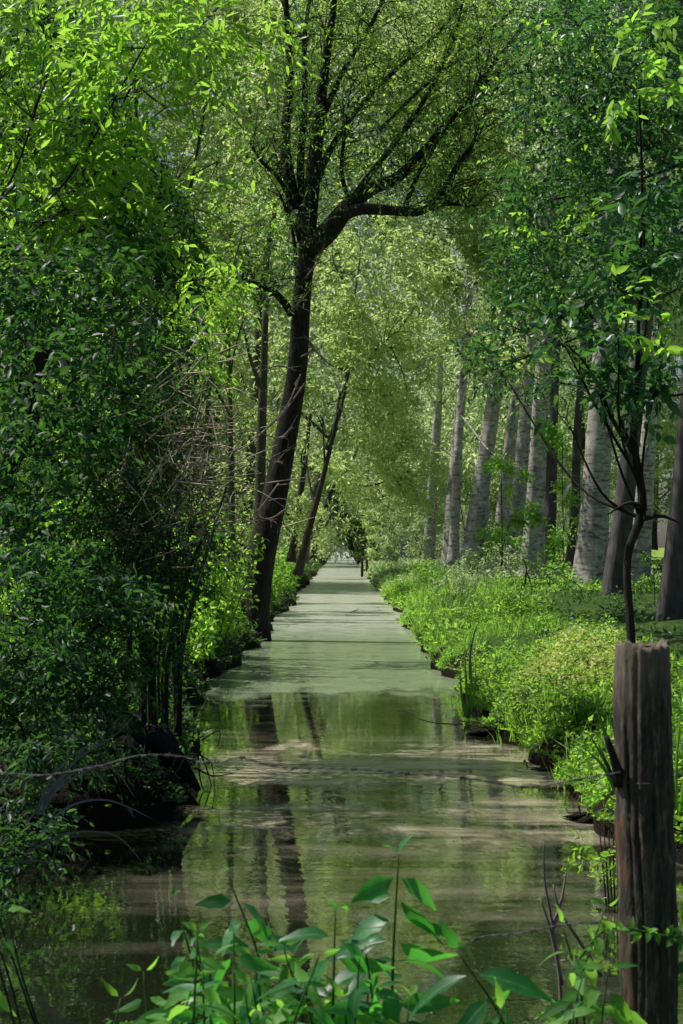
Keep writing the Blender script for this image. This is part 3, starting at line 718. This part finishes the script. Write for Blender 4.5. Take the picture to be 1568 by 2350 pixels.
root = tree('sapling', 'thin dark crooked sapling behind the fence post with glossy leaf tufts', 'sapling',
     [(1447,1720,14.2,26),(1449,1480,14.2,19),(1440,1290,14.2,18),(1470,1190,14.2,22),(1473,1130,14.2,20),(1455,1010,14.2,17),(1462,900,14.2,13),(1466,700,14.1,9),(1474,450,14,7),(1466,200,13.8,5)], 'bark_dark',
     [(1440,720,14,120,80),(1300,800,14.2,100,60),(1370,880,14,90,60),(1510,860,14,90,80),(1150,850,15,80,40),(1500,560,14,70,90),(1480,420,13.9,70,60),(1300,960,14.4,50,50),(1420,780,13.6,90,60)],
     .14, .055, 'leaf_teal', None, cover=2.6, nl=7, tl=.3, shape='oval', droop=.35, limb_r=.016, branchlets=5)
mb = MB()
for path in ([(1455,1040),(1410,970),(1375,890),(1340,830),(1300,790)], [(1475,1160),(1440,1155),(1395,1180)], [(1478,1190),(1520,1185),(1560,1200)], [(1465,950),(1500,880),(1530,800)]):
    tube(mb, [P(a, b, 14.1) for a, b in path], np.linspace(.022, .006, len(path)), 6, 5)
mb.build('branch', 'bark_dark', root)
crown(root, [(1455,130,13.7,50,70),(1430,235,13.7,40,30),(1500,100,13.7,50,50),(1560,200,13.7,30,50)], .13, .055, 'leaf_lime', cover=1.6, nl=7, tl=.25, shape='oval', droop=.2, name='young_leaves')
crown(root, [(1440,690,13.5,90,50),(1380,720,13.5,60,40),(1490,780,13.5,70,60),(1180,840,14.8,60,30),(1120,800,15,50,30)], .12, .05, 'leaf_fresh', cover=.9, nl=7, tl=.25, shape='oval', droop=.2, name='sun_toned_leaves')  # lighter leaf colour laid over the tufts as sunlight

# shrubs between and below the poplars
for i, (bx, by, d, bl, mat, lab) in enumerate([
     (1150,1290,58,[(1150,1080,58,50,50),(1175,1180,58,50,60),(1140,1240,57,40,40)],'leaf_lime','light green shrub in front of the group of three poplars'),
     (1290,1310,60,[(1290,1000,60,60,60),(1300,1180,60,50,60),(1280,1240,60,40,40)],'leaf_lime','tall sunlit shrub left of the broad pale poplar'),
     (1070,1290,75,[(1050,1120,76,40,40),(1090,1230,72,60,50),(1120,1270,70,50,40)],'leaf_far','pale shrub at the foot of the sunlit edged poplar'),
     (960,1290,95,[(930,1190,95,60,60),(980,1230,92,60,50),(900,1240,100,50,40)],'leaf_far','grey green shrubbery on the far right bank'),
     (1205,1330,50,[(1200,1280,60,50,30),(1160,1290,60,40,30)],'leaf_far','low twiggy shrub below the group of three poplars'),
     (1330,1380,42,[(1290,1320,50,40,35)],'leaf_lime','small bright shrub at the foot of the broad poplar'),
     (1500,1420,40,[(1500,1300,52,30,70),(1440,1350,50,30,30)],'leaf_shade','shaded green shrub between the right hand trunks'),
     (860,1290,120,[(850,1200,120,40,50),(880,1240,115,40,35)],'leaf_willow','small leafy shrub by the far water edge')]):
    tree('shrub', lab, 'shrub', [(bx,by+10,d,3),(bx+3,by-30,d,2.5),(bl[0][0],bl[0][1],d,1.5)], 'twig_dark', bl, .09+.0012*d, .045+.0004*d, mat, 'shrubs under the poplars', cover=2.2, nl=7, tl=.5, limb_r=.02)

# ------------------------------------------------------------------ right bank ground cover
def cover_bank(y0, y1, x0, x1, n, L, W, mat, name, label, shape='oval', up=.5, hmax=.35, side=1, cat='ground cover', keep=None):
    per = 70; K = n//per; n = K*per
    yc = y0+(y1-y0)*rng.random(K)**1.3; sc = x0+(x1-x0)*rng.random(K)**1.25
    g = L/.055; rad = np.repeat(rng.uniform(.10, .26, K)*g**.8, per); hk = np.repeat(hmax*rng.uniform(.25, 1.1, K)**1.5, per)
    dx, dy = rng.normal(size=n)*rad, rng.normal(size=n)*rad
    y = np.repeat(yc, per)+dy; s = np.repeat(sc, per)+dx; s = np.where(s < -.08, -s*.5, s)
    x = redge(y)+s if side > 0 else ledge(y)-s
    rr_ = (dx**2+dy**2)/rad**2
    z = hgt(s, y)+(bump(x, y)*np.clip(s/.35, 0, 1) if side > 0 else 0)+hk*np.exp(-rr_*.35)*rng.random(n)**.6
    z = np.where(s < .05, np.maximum(z, .15), z)
    C = np.stack([x, y, z], 1)
    if keep is not None: k = keep(x, y); C = C[k]; n = len(C)
    A = unit(rng.normal(size=(n, 3))*[1, 1, .4]+[0, 0, up]); N = unit(rng.normal(size=(n, 3))*1.0+[0, 0, 1])
    sz = rng.uniform(.6, 1.3, n)
    o = leaf_mesh(name, C, A, N, L*sz, W*sz, mat, None, shape, docarve=False)
    props(o, label, cat, kind='stuff')
near_ok = lambda x, y: y > 10.8
patch = lambda x, y: np.sin(x*1.7+y*.9)+np.sin(y*1.37-x*2.1+.6)+.8*rng.normal(size=len(x))*.5
cover_bank(10.8, 30, -.08, 5, 80000, .05, .024, 'leaf_lime', 'ground_cover', 'low sunlit leafy ground cover on the near right bank', hmax=.32, keep=lambda x, y: (patch(x, y) > -.1) & (np.sin(y*1.15+x*.6) < .7) & ((x < 2.5) | (y < 21.)))  # bright leaf colour stands in for sun, left out in strips as shade
cover_bank(14.5, 21.5, .1, 2.6, 42000, .05, .02, 'leaf_pale', 'ground_cover', 'pale yellow sunlit tuft covered mound at the near right', hmax=.22, keep=lambda x, y: bump(x, y)+.06*rng.normal(size=len(x)) > .2)
cover_bank(10.8, 34, .0, 6, 60000, .06, .03, 'leaf_fresh', 'ground_cover', 'deeper green herbs in patches on the near right bank', hmax=.26, keep=lambda x, y: (patch(x, y) < .1) & ((x < 3.2) | (y < 21.5)))
cover_bank(28, 70, -.12, 9, 60000, .10, .05, 'leaf_lime', 'ground_cover', 'yellow green herbs carpeting the right bank farther off', hmax=.34, keep=lambda x, y: (np.sin(y*.45+x*.5)+.5*np.sin(y*1.3) < .9) & ((x < 2.4+.4*np.sin(y*.7)) | (y > 50)))
cover_bank(21, 50, .8, 9, 16000, .10, .05, 'leaf_shade', 'ground_cover', 'dark sparse herbs in the shade below the right hand trunks', hmax=.35, keep=lambda x, y: (x > 3.0) & (patch(x, y) > 0))
cover_bank(65, 160, .02, 12, 26000, .2, .09, 'leaf_far', 'ground_cover', 'pale herbs on the farthest right bank', hmax=.45)
cover_bank(10.5, 17, .0, 3, 16000, .06, .025, 'leaf_dark', 'ground_cover', 'dark leaf tufts over the muddy left bank tip', hmax=.25, side=-1)
cover_bank(13, 60, .1, 8, 40000, .09, .045, 'leaf_shade', 'ground_cover', 'shaded leafy ground cover under the left trees', hmax=.5, side=-1)
cover_bank(55, 160, .1, 12, 18000, .2, .09, 'leaf_shade', 'ground_cover', 'dim undergrowth along the farthest left bank', hmax=.9, side=-1)
def grass(y0, y1, s0, s1, n, Lb, mat, label, side=1, tuft=12):
    k = n//tuft; y = rng.uniform(y0, y1, k); s = s0+(s1-s0)*rng.random(k)**1.4
    x = redge(y)+s if side > 0 else ledge(y)-s
    zz = hgt(s, y)-.02+(bump(x, y)*np.clip(s/.35, 0, 1) if side > 0 else 0)
    kk = np.sin(y*1.9+2)+.7*np.sin(y*4.3+x*2) > .25; x, y, zz = x[kk], y[kk], zz[kk]; k = len(x)
    c = np.repeat(np.stack([x, y, zz], 1), tuft, 0)+rng.normal(size=(k*tuft, 3))*[.05, .05, 0]
    A = unit(rng.normal(size=c.shape)*[.35, .35, .1]+[0, 0, 1]); N = unit(rng.normal(size=c.shape))
    L_ = Lb*rng.uniform(.5, 1.2, len(c))
    o = leaf_mesh('grass', c, A, N, L_, np.full(len(c), .012)*Lb/.4, mat, None, 'blade', docarve=False, curl=.4)
    props(o, label, 'grass', kind='stuff')
grass(11, 40, 0.0, 2.2, 15000, .30, 'leaf_lime', 'bright grass tufts standing along the right water edge')
grass(35, 110, 0.0, 3, 9000, .6, 'leaf_lime', 'tall grass along the distant right bank')

n = 420; y = 8+rng.random(n)**1.3*45; x = rng.uniform(-1, 1, n)*1.0; x = np.where(x > 0, redge(y)*np.abs(x)**.5, -np.abs(ledge(y))*np.abs(x)**.5)
o = leaf_mesh('floating_leaves', np.stack([x, y, np.full(n, .012)], 1), unit(rng.normal(size=(n, 3))*[1, 1, .05]), unit(rng.normal(size=(n, 3))*.15+[0, 0, 1]), rng.uniform(.02, .07, n), rng.uniform(.01, .03, n), 'leaf_dry', None, 'oval', docarve=False)
props(o, 'fallen leaves and bits of litter floating on the canal', 'litter', kind='stuff')
cover_bank(10.6, 24, -.06, .35, 11000, .05, .022, 'leaf_fresh', 'ground_cover', 'trailing herbs hanging over the earthy right water edge', hmax=.16, keep=lambda x, y: np.sin(y*2.3+1)+.5*np.sin(y*5.1) > -.35)
# ------------------------------------------------------------------ reeds, arching blades
def blades(name, label, cat, paths, d, wmax, mat, group=None):
    b = P(paths[0][0][0], paths[0][0][1], d); root = thing(name, b, label, cat, group)
    for pth in paths:
        pts, _ = smooth_path([P(a, b_, d) for a, b_ in pth], [1]*len(pth), 6); n = len(pts); V = []
        for i, q in enumerate(pts):
            t = i/(n-1); wv = wmax*(1-t)**.6*min(1, .5+t*3)+.0008
            tn = pts[min(i+1, n-1)]-pts[max(i-1, 0)]; s = unit(np.cross(tn, [0, 1, .35])); V += [q-s*wv, q+np.array([0, wv*.5, 0]), q+s*wv]
        F = []
        for i in range(n-1):
            for q in (0, 1): a = 3*i+q; F.append((a, a+1, a+4, a+3))
        mb = MB(); mb.add(V, F); mb.build('blade', mat, root)
blades('reed', 'tall green reed standing at the right water edge', 'reed', [[(1074,1648),(1070,1560),(1066,1480)],[(1076,1648),(1082,1560),(1078,1490),(1086,1440)],[(1072,1648),(1060,1600),(1056,1540)],[(1077,1646),(1090,1580),(1092,1530)]], 19.5, .018, 'leaf_nettle')
blades('reed', 'pale dry reed blade beside the tall green reed', 'reed', [[(1078,1560),(1080,1500),(1090,1450),(1101,1425)]], 19.3, .014, 'dead_reed')
blades('iris_plant', 'dark sword shaped leaves left of the fence post', 'plant', [[(1425,1830),(1400,1720),(1375,1640),(1368,1600)],[(1430,1840),(1395,1760),(1350,1680)],[(1425,1850),(1405,1780),(1370,1700)],[(1430,1800),(1415,1700),(1395,1620)],[(1420,1830),(1385,1760),(1345,1720)],[(1436,1830),(1445,1700),(1432,1590)]], 11.5, .016, 'leaf_dark')
blades('iris_plant', 'green sword leaves right of the fence post', 'plant', [[(1550,1900),(1552,1760),(1562,1640)],[(1556,1900),(1575,1760),(1590,1660)],[(1550,1860),(1535,1700),(1545,1600)]], 11, .016, 'leaf_nettle')
blades('dead_grass', 'grey arching dead grass blades over the dark left water', 'grass', [
   [(95,1870),(130,1810),(190,1762),(260,1765),(310,1830)],[(60,1890),(110,1830),(200,1768),(235,1790),(240,1800)],[(110,1885),(170,1846),(235,1835),(290,1850),(350,1880)],
   [(60,1960),(130,1920),(200,1908),(270,1920),(325,1976)],[(90,1870),(140,1790),(180,1740),(260,1690),(310,1640)],[(80,1860),(150,1770),(210,1700)],[(30,1980),(80,1975),(160,1985)],[(85,1870),(110,1800),(170,1730),(250,1700)]], 9.6, .008, 'dead_reed')

# ------------------------------------------------------------------ fence post and barbed wire
DP = 4.6
pb = P(1484, 2350, DP)
root = thing('fence_post', (pb[0], DP, .42), 'weathered dark wooden fence post with a rotten orange flank at the right', 'fence post')
mb = MB()
NS = 120; ang = np.arange(NS)/NS*2*pi; rows = 140; V = []
zt = P(1484, 1478, DP)[2]; rr = np.random.default_rng(21)
crk = [(rr.random()*6.28, rr.uniform(.025, .06), rr.uniform(.02, .07), rr.random()*.8, rr.uniform(.15, .6)) for _ in range(26)]
ridge = .035*np.sin(ang*7+1)+.03*np.sin(ang*11+2)+.025*np.sin(ang*17)+.02*np.sin(ang*23+.5)
for i in range(rows):
    f = i/(rows-1); z = .3+(zt-.3)*f; r0 = np.interp(f, [0, .1, .16, .3, .6, .9, 1], [.070, .069, .079, .076, .079, .076, .071])
    r = r0*(1+.3*ridge*(1+.5*sin(f*9))+.012*np.sin(ang*3+f*20)+.05*np.exp(-((f-.66)/.03)**2)*np.cos(ang-3.3))
    for a0, wd, dp, f0, fl in crk:
        da = np.angle(np.exp(1j*(ang-a0-.08*sin(f*8+a0)))); r = r-r0*dp*2.4*np.exp(-(da/(wd*.7))**2)*np.clip(min(f-f0, f0+fl-f)/.05, 0, 1)
    r = r+rr.normal(size=NS)*.0006
    if f > .985: r = r*(1-.05*((f-.985)/.015))
    cxp = pb[0]+.006*sin(f*5)+(f-.5)*-.004
    zz = z+(0 if i < rows-1 else 0)
    V += [[cxp+cos(a)*q, DP+sin(a)*q, zz+(.009*math.sin(a*2+.6)+.005*math.sin(a*5)+.004*math.sin(a*13+1))*(f > .985)*1.0] for a, q in zip(ang, r)]
F = [(i*NS+j, i*NS+(j+1) % NS, (i+1)*NS+(j+1) % NS, (i+1)*NS+j) for i in range(rows-1) for j in range(NS)]
b0 = (rows-1)*NS; n0 = len(V)
for s in (.72, .35):
    V += [[pb[0]+cos(a)*.074*s, DP+sin(a)*.074*s, zt-.008+.006*math.sin(a*4+s*9)] for a in ang]
V.append([pb[0], DP, zt-.012])
F += [(b0+j, b0+(j+1) % NS, n0+(j+1) % NS, n0+j) for j in range(NS)]
F += [(n0+j, n0+(j+1) % NS, n0+NS+(j+1) % NS, n0+NS+j) for j in range(NS)]
F += [(n0+NS+j, n0+NS+(j+1) % NS, n0+96) for j in range(NS)]
mb.add(V, F); mb.build('post', 'post', root)
mb = MB(); tube(mb, [P(1425,1800,DP-.03), P(1412,1750,DP-.05), P(1392,1690,DP-.06)], [.02, .012, .008], 7, 4); mb.build('splinter', 'bark_dark', root)

def wire_thing(label, path, nb, loop=True, dark=False):
    root = thing('barbed_wire', P(*path[0][:2], DP), label, 'wire')
    mb = MB(); base = [P(a, b, d) for a, b, d in path]
    sp, _ = smooth_path(base, [1]*len(base), 14)
    tn = unit(np.gradient(sp, axis=0)); u = unit(np.cross(tn, [0, 1, 0])); v = np.cross(u, tn)
    s = np.concatenate([[0], np.cumsum(np.linalg.norm(np.diff(sp, axis=0), axis=1))])
    for ph in (0, pi):
        a = s*95+ph; q = sp+u*np.cos(a)[:, None]*.0016+v*np.sin(a)[:, None]*.0016
        tube(mb, q, np.full(len(q), .0013), 5, 2)
    if loop:
        a = np.linspace(2.7, 2.7+2*pi, 30); zc = P(1484, 1778, DP)[2]
        q = np.stack([pb[0]+np.cos(a)*.0828, DP+np.sin(a)*.0828, zc-.012*np.sin(a*1.)*-1+.006*np.cos(a)], 1); tube(mb, q, np.full(30, .0016), 6, 2)
    mb.build('wire', 'wire', root)
    for f in np.linspace(.06, .93, nb):
        c = sp[int(f*(len(sp)-1))]; mb = MB(); L0 = .011
        t0 = tn[int(f*(len(sp)-1))]
        for k, an in enumerate((.6, 2.2, 3.9, 5.4)):
            dv = np.array([0, cos(an), sin(an)])*L0+t0*.004*(-1)**k
            tube(mb, [c+t0*.003*(k-1.5), c+t0*.003*(k-1.5)+dv], [.0014, .0005], 4, 1)
        h = np.linspace(0, 4*pi, 22); uu = unit(np.cross(t0, [0, 1, 0])); vv = np.cross(uu, t0)
        q = c+np.outer(np.linspace(-.008, .008, 22), t0)+np.outer(np.cos(h), uu)*.0036+np.outer(np.sin(h), vv)*.0036
        tube(mb, q, np.full(22, .0014), 5, 1)
        mb.build('barb', 'wire', root)
wire_thing('rusty barbed wire sagging across the canal from the fence post',
   [(1425,1772,4.53),(1330,1788,4.56),(1250,1803,4.6),(1185,1805,4.6),(1100,1790,4.62),(1010,1780,4.64),(940,1776,4.66),(871,1769,4.68),(787,1764,4.7),(700,1763,4.72),(628,1759,4.74),(557,1739,4.76),(510,1747,4.77),(462,1749,4.78),(417,1736,4.8),(321,1734,4.82),(220,1760,4.85),(100,1779,4.9),(0,1774,4.95),(-120,1780,5)], 11)
wire_thing('short slack lower strand of barbed wire near the post', [(1425,2120,4.54),(1330,2118,4.56),(1250,2130,4.6),(1190,2142,4.62),(1120,2148,4.65),(1080,2160,4.68)], 3, loop=False)

# ------------------------------------------------------------------ foreground plants
def herb(label, x0, x1, ytop, d, leaves, L=.10, W=.038, mat='leaf_nettle', tiplight=False, n_pairs=6, group='leafy plants in the foreground'):
    base = P(x0, 2420, d); base[2] = min(base[2], .5); top = P(x1, ytop, d)
    root = thing('leafy_plant', base, label, 'plant', group)
    if mat == 'leaf_nettle' and rng.random() < .45: mat = 'leaf_nettle_dark'
    mid = (base+top)/2+[rng.normal()*.04, rng.normal()*.03, 0]
    pts, _ = smooth_path([base, mid, top], [1, 1, 1], 12); mb = MB(); tube(mb, [base, mid, top], [.005, .004, .0018], 7, 6); mb.build('stem', 'stem_green', root)
    C = []; A = []; N = []; LL = []; WW = []
    nn = leaves; H = np.linalg.norm(top-base)
    nn = nn+3; ts = np.linspace(max(.12, 1-.055*nn/H), 1, nn)
    for k, t in enumerate(ts):
        c = pts[min(len(pts)-1, int(t*(len(pts)-1)))]; az = k*1.57+rng.normal()*.55+.5
        sc = np.interp(t, [0, .6, .9, 1], [.8, 1.1, .9, .5])
        for q in (0, pi):
            el = rng.uniform(-.75, .25)+(t > .93)*.7
            a = np.array([cos(az+q)*cos(el), sin(az+q)*cos(el)*.7, sin(el)])
            pet = .018*sc
            m2 = MB(); tube(m2, [c, c+a*pet*1.2], [.0014, .001], 4, 1, cap=False)
            C.append(c+a*pet); A.append(a); N.append(unit(np.array([0, -.7, 1.])+rng.normal(size=3)*.65)); LL.append(L*1.02*sc*rng.uniform(.8, 1.3)); WW.append(W*1.05*sc*rng.uniform(.8, 1.15))
    arr = [np.array(x) for x in (C, unit(np.array(A)), np.array(N), LL, WW)]
    leaf_mesh('leaves', *arr, mat, root, 'big', docarve=False, curl=.28)
    return root
FG = [
 ('tallest foreground plant, its pale top leaves against the water', 900, 915, 1960, 4.5, 9, .15, .055),
 ('foreground plant with upright pointed leaves left of the tallest one', 560, 520, 2000, 4.7, 7, .13, .05),
 ('bluish leaved foreground plant nodding at its tip, over black water', 430, 400, 2060, 4.8, 4, .075, .03),
 ('broad leaved bright plant at the bottom right of centre', 1040, 1050, 2180, 4.3, 6, .17, .055),
 ('small leafy plant at the bottom with lobed yellow green tip', 345, 330, 2230, 4.5, 4, .08, .032),
 ('leafy plant with many crossing leaves at the bottom left of centre', 470, 450, 2150, 4.6, 6, .09, .034),
 ('dense leafy plant at the bottom under the tree reflection', 640, 650, 2170, 4.5, 6, .095, .038),
 ('leafy plant with drooping leaves just right of the tree reflection', 750, 770, 2090, 4.4, 7, .14, .055),
 ('leafy plant half hidden at the bottom centre', 840, 850, 2210, 4.6, 5, .10, .036),
 ('short plant at the very bottom edge right of centre', 1130, 1150, 2320, 4.2, 3, .12, .045),
 ('short plant at the very bottom edge left of centre', 560, 560, 2260, 4.2, 4, .09, .036),
 ('low plant at the bottom edge with light green leaves', 950, 940, 2290, 4.2, 4, .10, .04),
 ('narrow leaved plant rising left of the fence post foot', 1330, 1290, 2120, 4.7, 5, .085, .028),
 ('plant leaning on the left flank of the fence post', 1400, 1390, 2080, 4.5, 6, .07, .03),
 ('tangled plant in front of the fence post foot', 1370, 1340, 2230, 4.4, 5, .09, .034),
 ('thin plant climbing right of the fence post', 1560, 1565, 2100, 4.6, 6, .06, .028),
 ('small leaf tip entering at the left edge above the dark water', -60, 10, 2040, 4.8, 3, .07, .03),
]
for q, (x, yt) in enumerate([(420,2140),(470,2230),(540,2130),(590,2190),(660,2200),(730,2190),(790,2200),(860,2170),(610,2320),(760,2320),(520,2330),(300,2290),(380,2310),(430,2240),(510,2200),(600,2260),(700,2260),(800,2290),(880,2270),(1010,2330),(640,2320),(1300,2320),(1385,2220)]):
    FG.append(('low leafy plant in the crowd along the bottom edge', x, x+rng.normal()*25, yt, 4.15+.1*(q % 5), 6, .08+.012*(q % 5), .036))
for lab, x0, x1, yt, d, nn, L_, W_ in FG: herb(lab, x0, x1, yt, d, nn, L_, W_, group='crowd of low plants along the bottom edge' if 'crowd' in lab else 'taller leafy plants in the foreground')
# vine across the post
root = thing('vine', P(1380, 2150, 4.48), 'small leaved vine crossing the front of the fence post', 'vine')
mb = MB(); vp = [P(a, b, 4.485) for a, b in ((1330,2200),(1380,2140),(1430,2130),(1490,2140),(1550,2150),(1600,2140))]; tube(mb, vp, [.0025]*6, 5, 5); mb.build('stem', 'stem_green', root)
sp, _ = smooth_path(vp, [1]*6, 3); n = len(sp)
leaf_mesh('leaves', np.repeat(sp, 2, 0), unit(rng.normal(size=(2*n, 3))*[1, .3, .8]+[0, -.4, 0]), unit(rng.normal(size=(2*n, 3))*.4+[0, -1, .6]), rng.uniform(.025, .045, 2*n), rng.uniform(.014, .022, 2*n), 'leaf_nettle', root, 'big', docarve=False, curl=.15)
# dead twigs in the water at the lower right
root = thing('fallen_branch', P(1255, 2200, 7.6), 'bare pale branch standing in the water left of the fence post', 'branch')
mb = MB()
for pth in ([(1290,2420),(1285,2250),(1268,2120),(1250,2020),(1248,1930)], [(1290,2260),(1265,2140),(1240,2060)], [(1380,2240),(1330,2160),(1285,2090),(1270,2030)], [(1270,2130),(1290,2060),(1300,2000)]):
    tube(mb, [P(a, b, 7.) for a, b in pth], np.linspace(.009, .003, len(pth)), 5, 5)
mb.build('branch', 'twig_pale', root)
root = thing('shrub', P(1400, 2060, 9.5)*[1, 1, 0]+[0, 0, .1], 'small leafy shoots beside the water just left of the fence post', 'plant')
mb = MB()
for k in range(5): tube(mb, [P(1395+k*6, 2120, 9.5), P(1385+k*8, 2000, 9.5), P(1375+k*11, 1890+k*8, 9.5)], [.006, .005, .003], 5, 4)
mb.build('stem', 'twig_dark', root)
crown(root, [(1385,1960,9.5,50,80),(1400,2060,9.4,40,60)], .045, .022, 'leaf_fresh', cover=.9, nl=6, tl=.15, shape='oval')
# near dark blurred twigs bottom-left
root = thing('dead_stems', P(20, 2350, 4.9), 'dark bare stems leaning at the lower left edge', 'stems')
mb = MB()
for k in range(4):
    xx = rng.normal()*30; dd = 4.3+rng.random()*.5
    tube(mb, [P(80+xx*1.4, 2440, dd), P(20+xx+rng.normal()*12, 2220, dd), P(-30+rng.normal()*40, 2020+rng.normal()*60, dd)], [.004, .003, .0012], 5, 4)
mb.build('stem', 'twig_dark', root)
# mooring stakes
for (x, y0, y1, lab) in ((831, 1325, 1286, 'small wooden stake in the far water by the right bank'), (842, 1318, 1284, 'thinner stake on the far right bank edge')):
    d = 106; root = thing('wooden_stake', P(x, y0, d), lab, 'stake', 'stakes in the far water')
    mb = MB(); tube(mb, [P(x, y0+8, d), P(x+.5, (y0+y1)/2, d), P(x, y1, d)], [.09, .09, .07], 8, 3, .1); mb.build('stake', 'bark_dark', root)
# clods of earth and roots at the water edge, right bank
for i, (px, py, d, wx, wz, lab) in enumerate([(1150,1668,18,75,22,'dark undercut clod at the water edge below the lit mound'), (1270,1765,15.2,75,22,'dark earthy root lump in the water before the grass tuft'), (1355,1868,12.4,55,18,'brown clod of leaves at the waterline left of the post'), (1000,1470,35,30,10,'small dark snag at the right water edge'), (1195,1420,30,60,12,'dark fallen log on the right bank in shade')]):
    c = P(px, py, d); root = thing('earth_clod', c, lab, 'clod', 'dark lumps along the right water edge'); mb = MB()
    rx, rz = PX(wx, d), PX(wz, d); V = []; F = []
    for a in range(9):
        for b_ in range(16):
            th = a/8*pi; ph = b_/16*2*pi; n_ = 1+.22*sin(3*ph+a+i)+.18*sin(5*ph+2*a+i*2)+.1*rng.normal()
            V.append(c+np.array([rx*.9*sin(th)*cos(ph), rx*.8*sin(th)*sin(ph), rz*.6*cos(th)-rz*.4])*n_)
    for a in range(8):
        for b_ in range(16): F.append((a*16+b_, a*16+(b_+1) % 16, (a+1)*16+(b_+1) % 16, (a+1)*16+b_))
    mb.add(V, F); mb.build('soil', 'mud', root)
    mb = MB()
    for k in range(14):
        a = c+rng.normal(size=3)*[rx*.5, .1, rz*.3]; e = a+rng.normal(size=3)*[rx*.5, .1, rz*.9]
        tube(mb, [a, (a+e)/2+rng.normal(size=3)*.03, e], [.008, .007, .003], 4, 3, cap=False)
    mb.build('roots', 'bark_brown', root)
# bank mass at the left bank tip, its shade put into the near-black colour
c = P(400, 1815, 13.0); root = thing('tree_stump', (c[0], 13.0, .0), 'stump jutting from the left bank into the water, coloured black for its shade', 'stump')
mb = MB()
for k in range(16):
    a = np.array([rng.uniform(-2.3, -1.5), rng.uniform(12.6, 14.6), rng.uniform(.1, .5)]); b = np.array([rng.uniform(-1.55, -1.08), a[1]+rng.normal()*.25-.2, rng.uniform(-.12, .12)])
    m1 = (a+b)/2+rng.normal(size=3)*.08+[0, 0, .06]; r0 = rng.uniform(.05, .16); tube(mb, [a, m1, (m1+b)/2+rng.normal(size=3)*.05, b], [r0, r0*.9, r0*.6, r0*.15], 12, 7, .3)
mb.build('wood', 'mud', root)
mb = MB()
for k in range(90):
    a = np.array([rng.uniform(-2.2, -1.15), rng.uniform(12.3, 14.6), rng.uniform(.0, .5)]); e = a+np.array([rng.normal()*.15+.1, rng.normal()*.15-.1, -abs(rng.normal())*.3])
    tube(mb, [a, (a+e)/2+rng.normal(size=3)*.05, e], [.008, .006, .002], 4, 3, cap=False)
mb.build('roots', 'bark_dark', root)['kind'] = 'stuff'
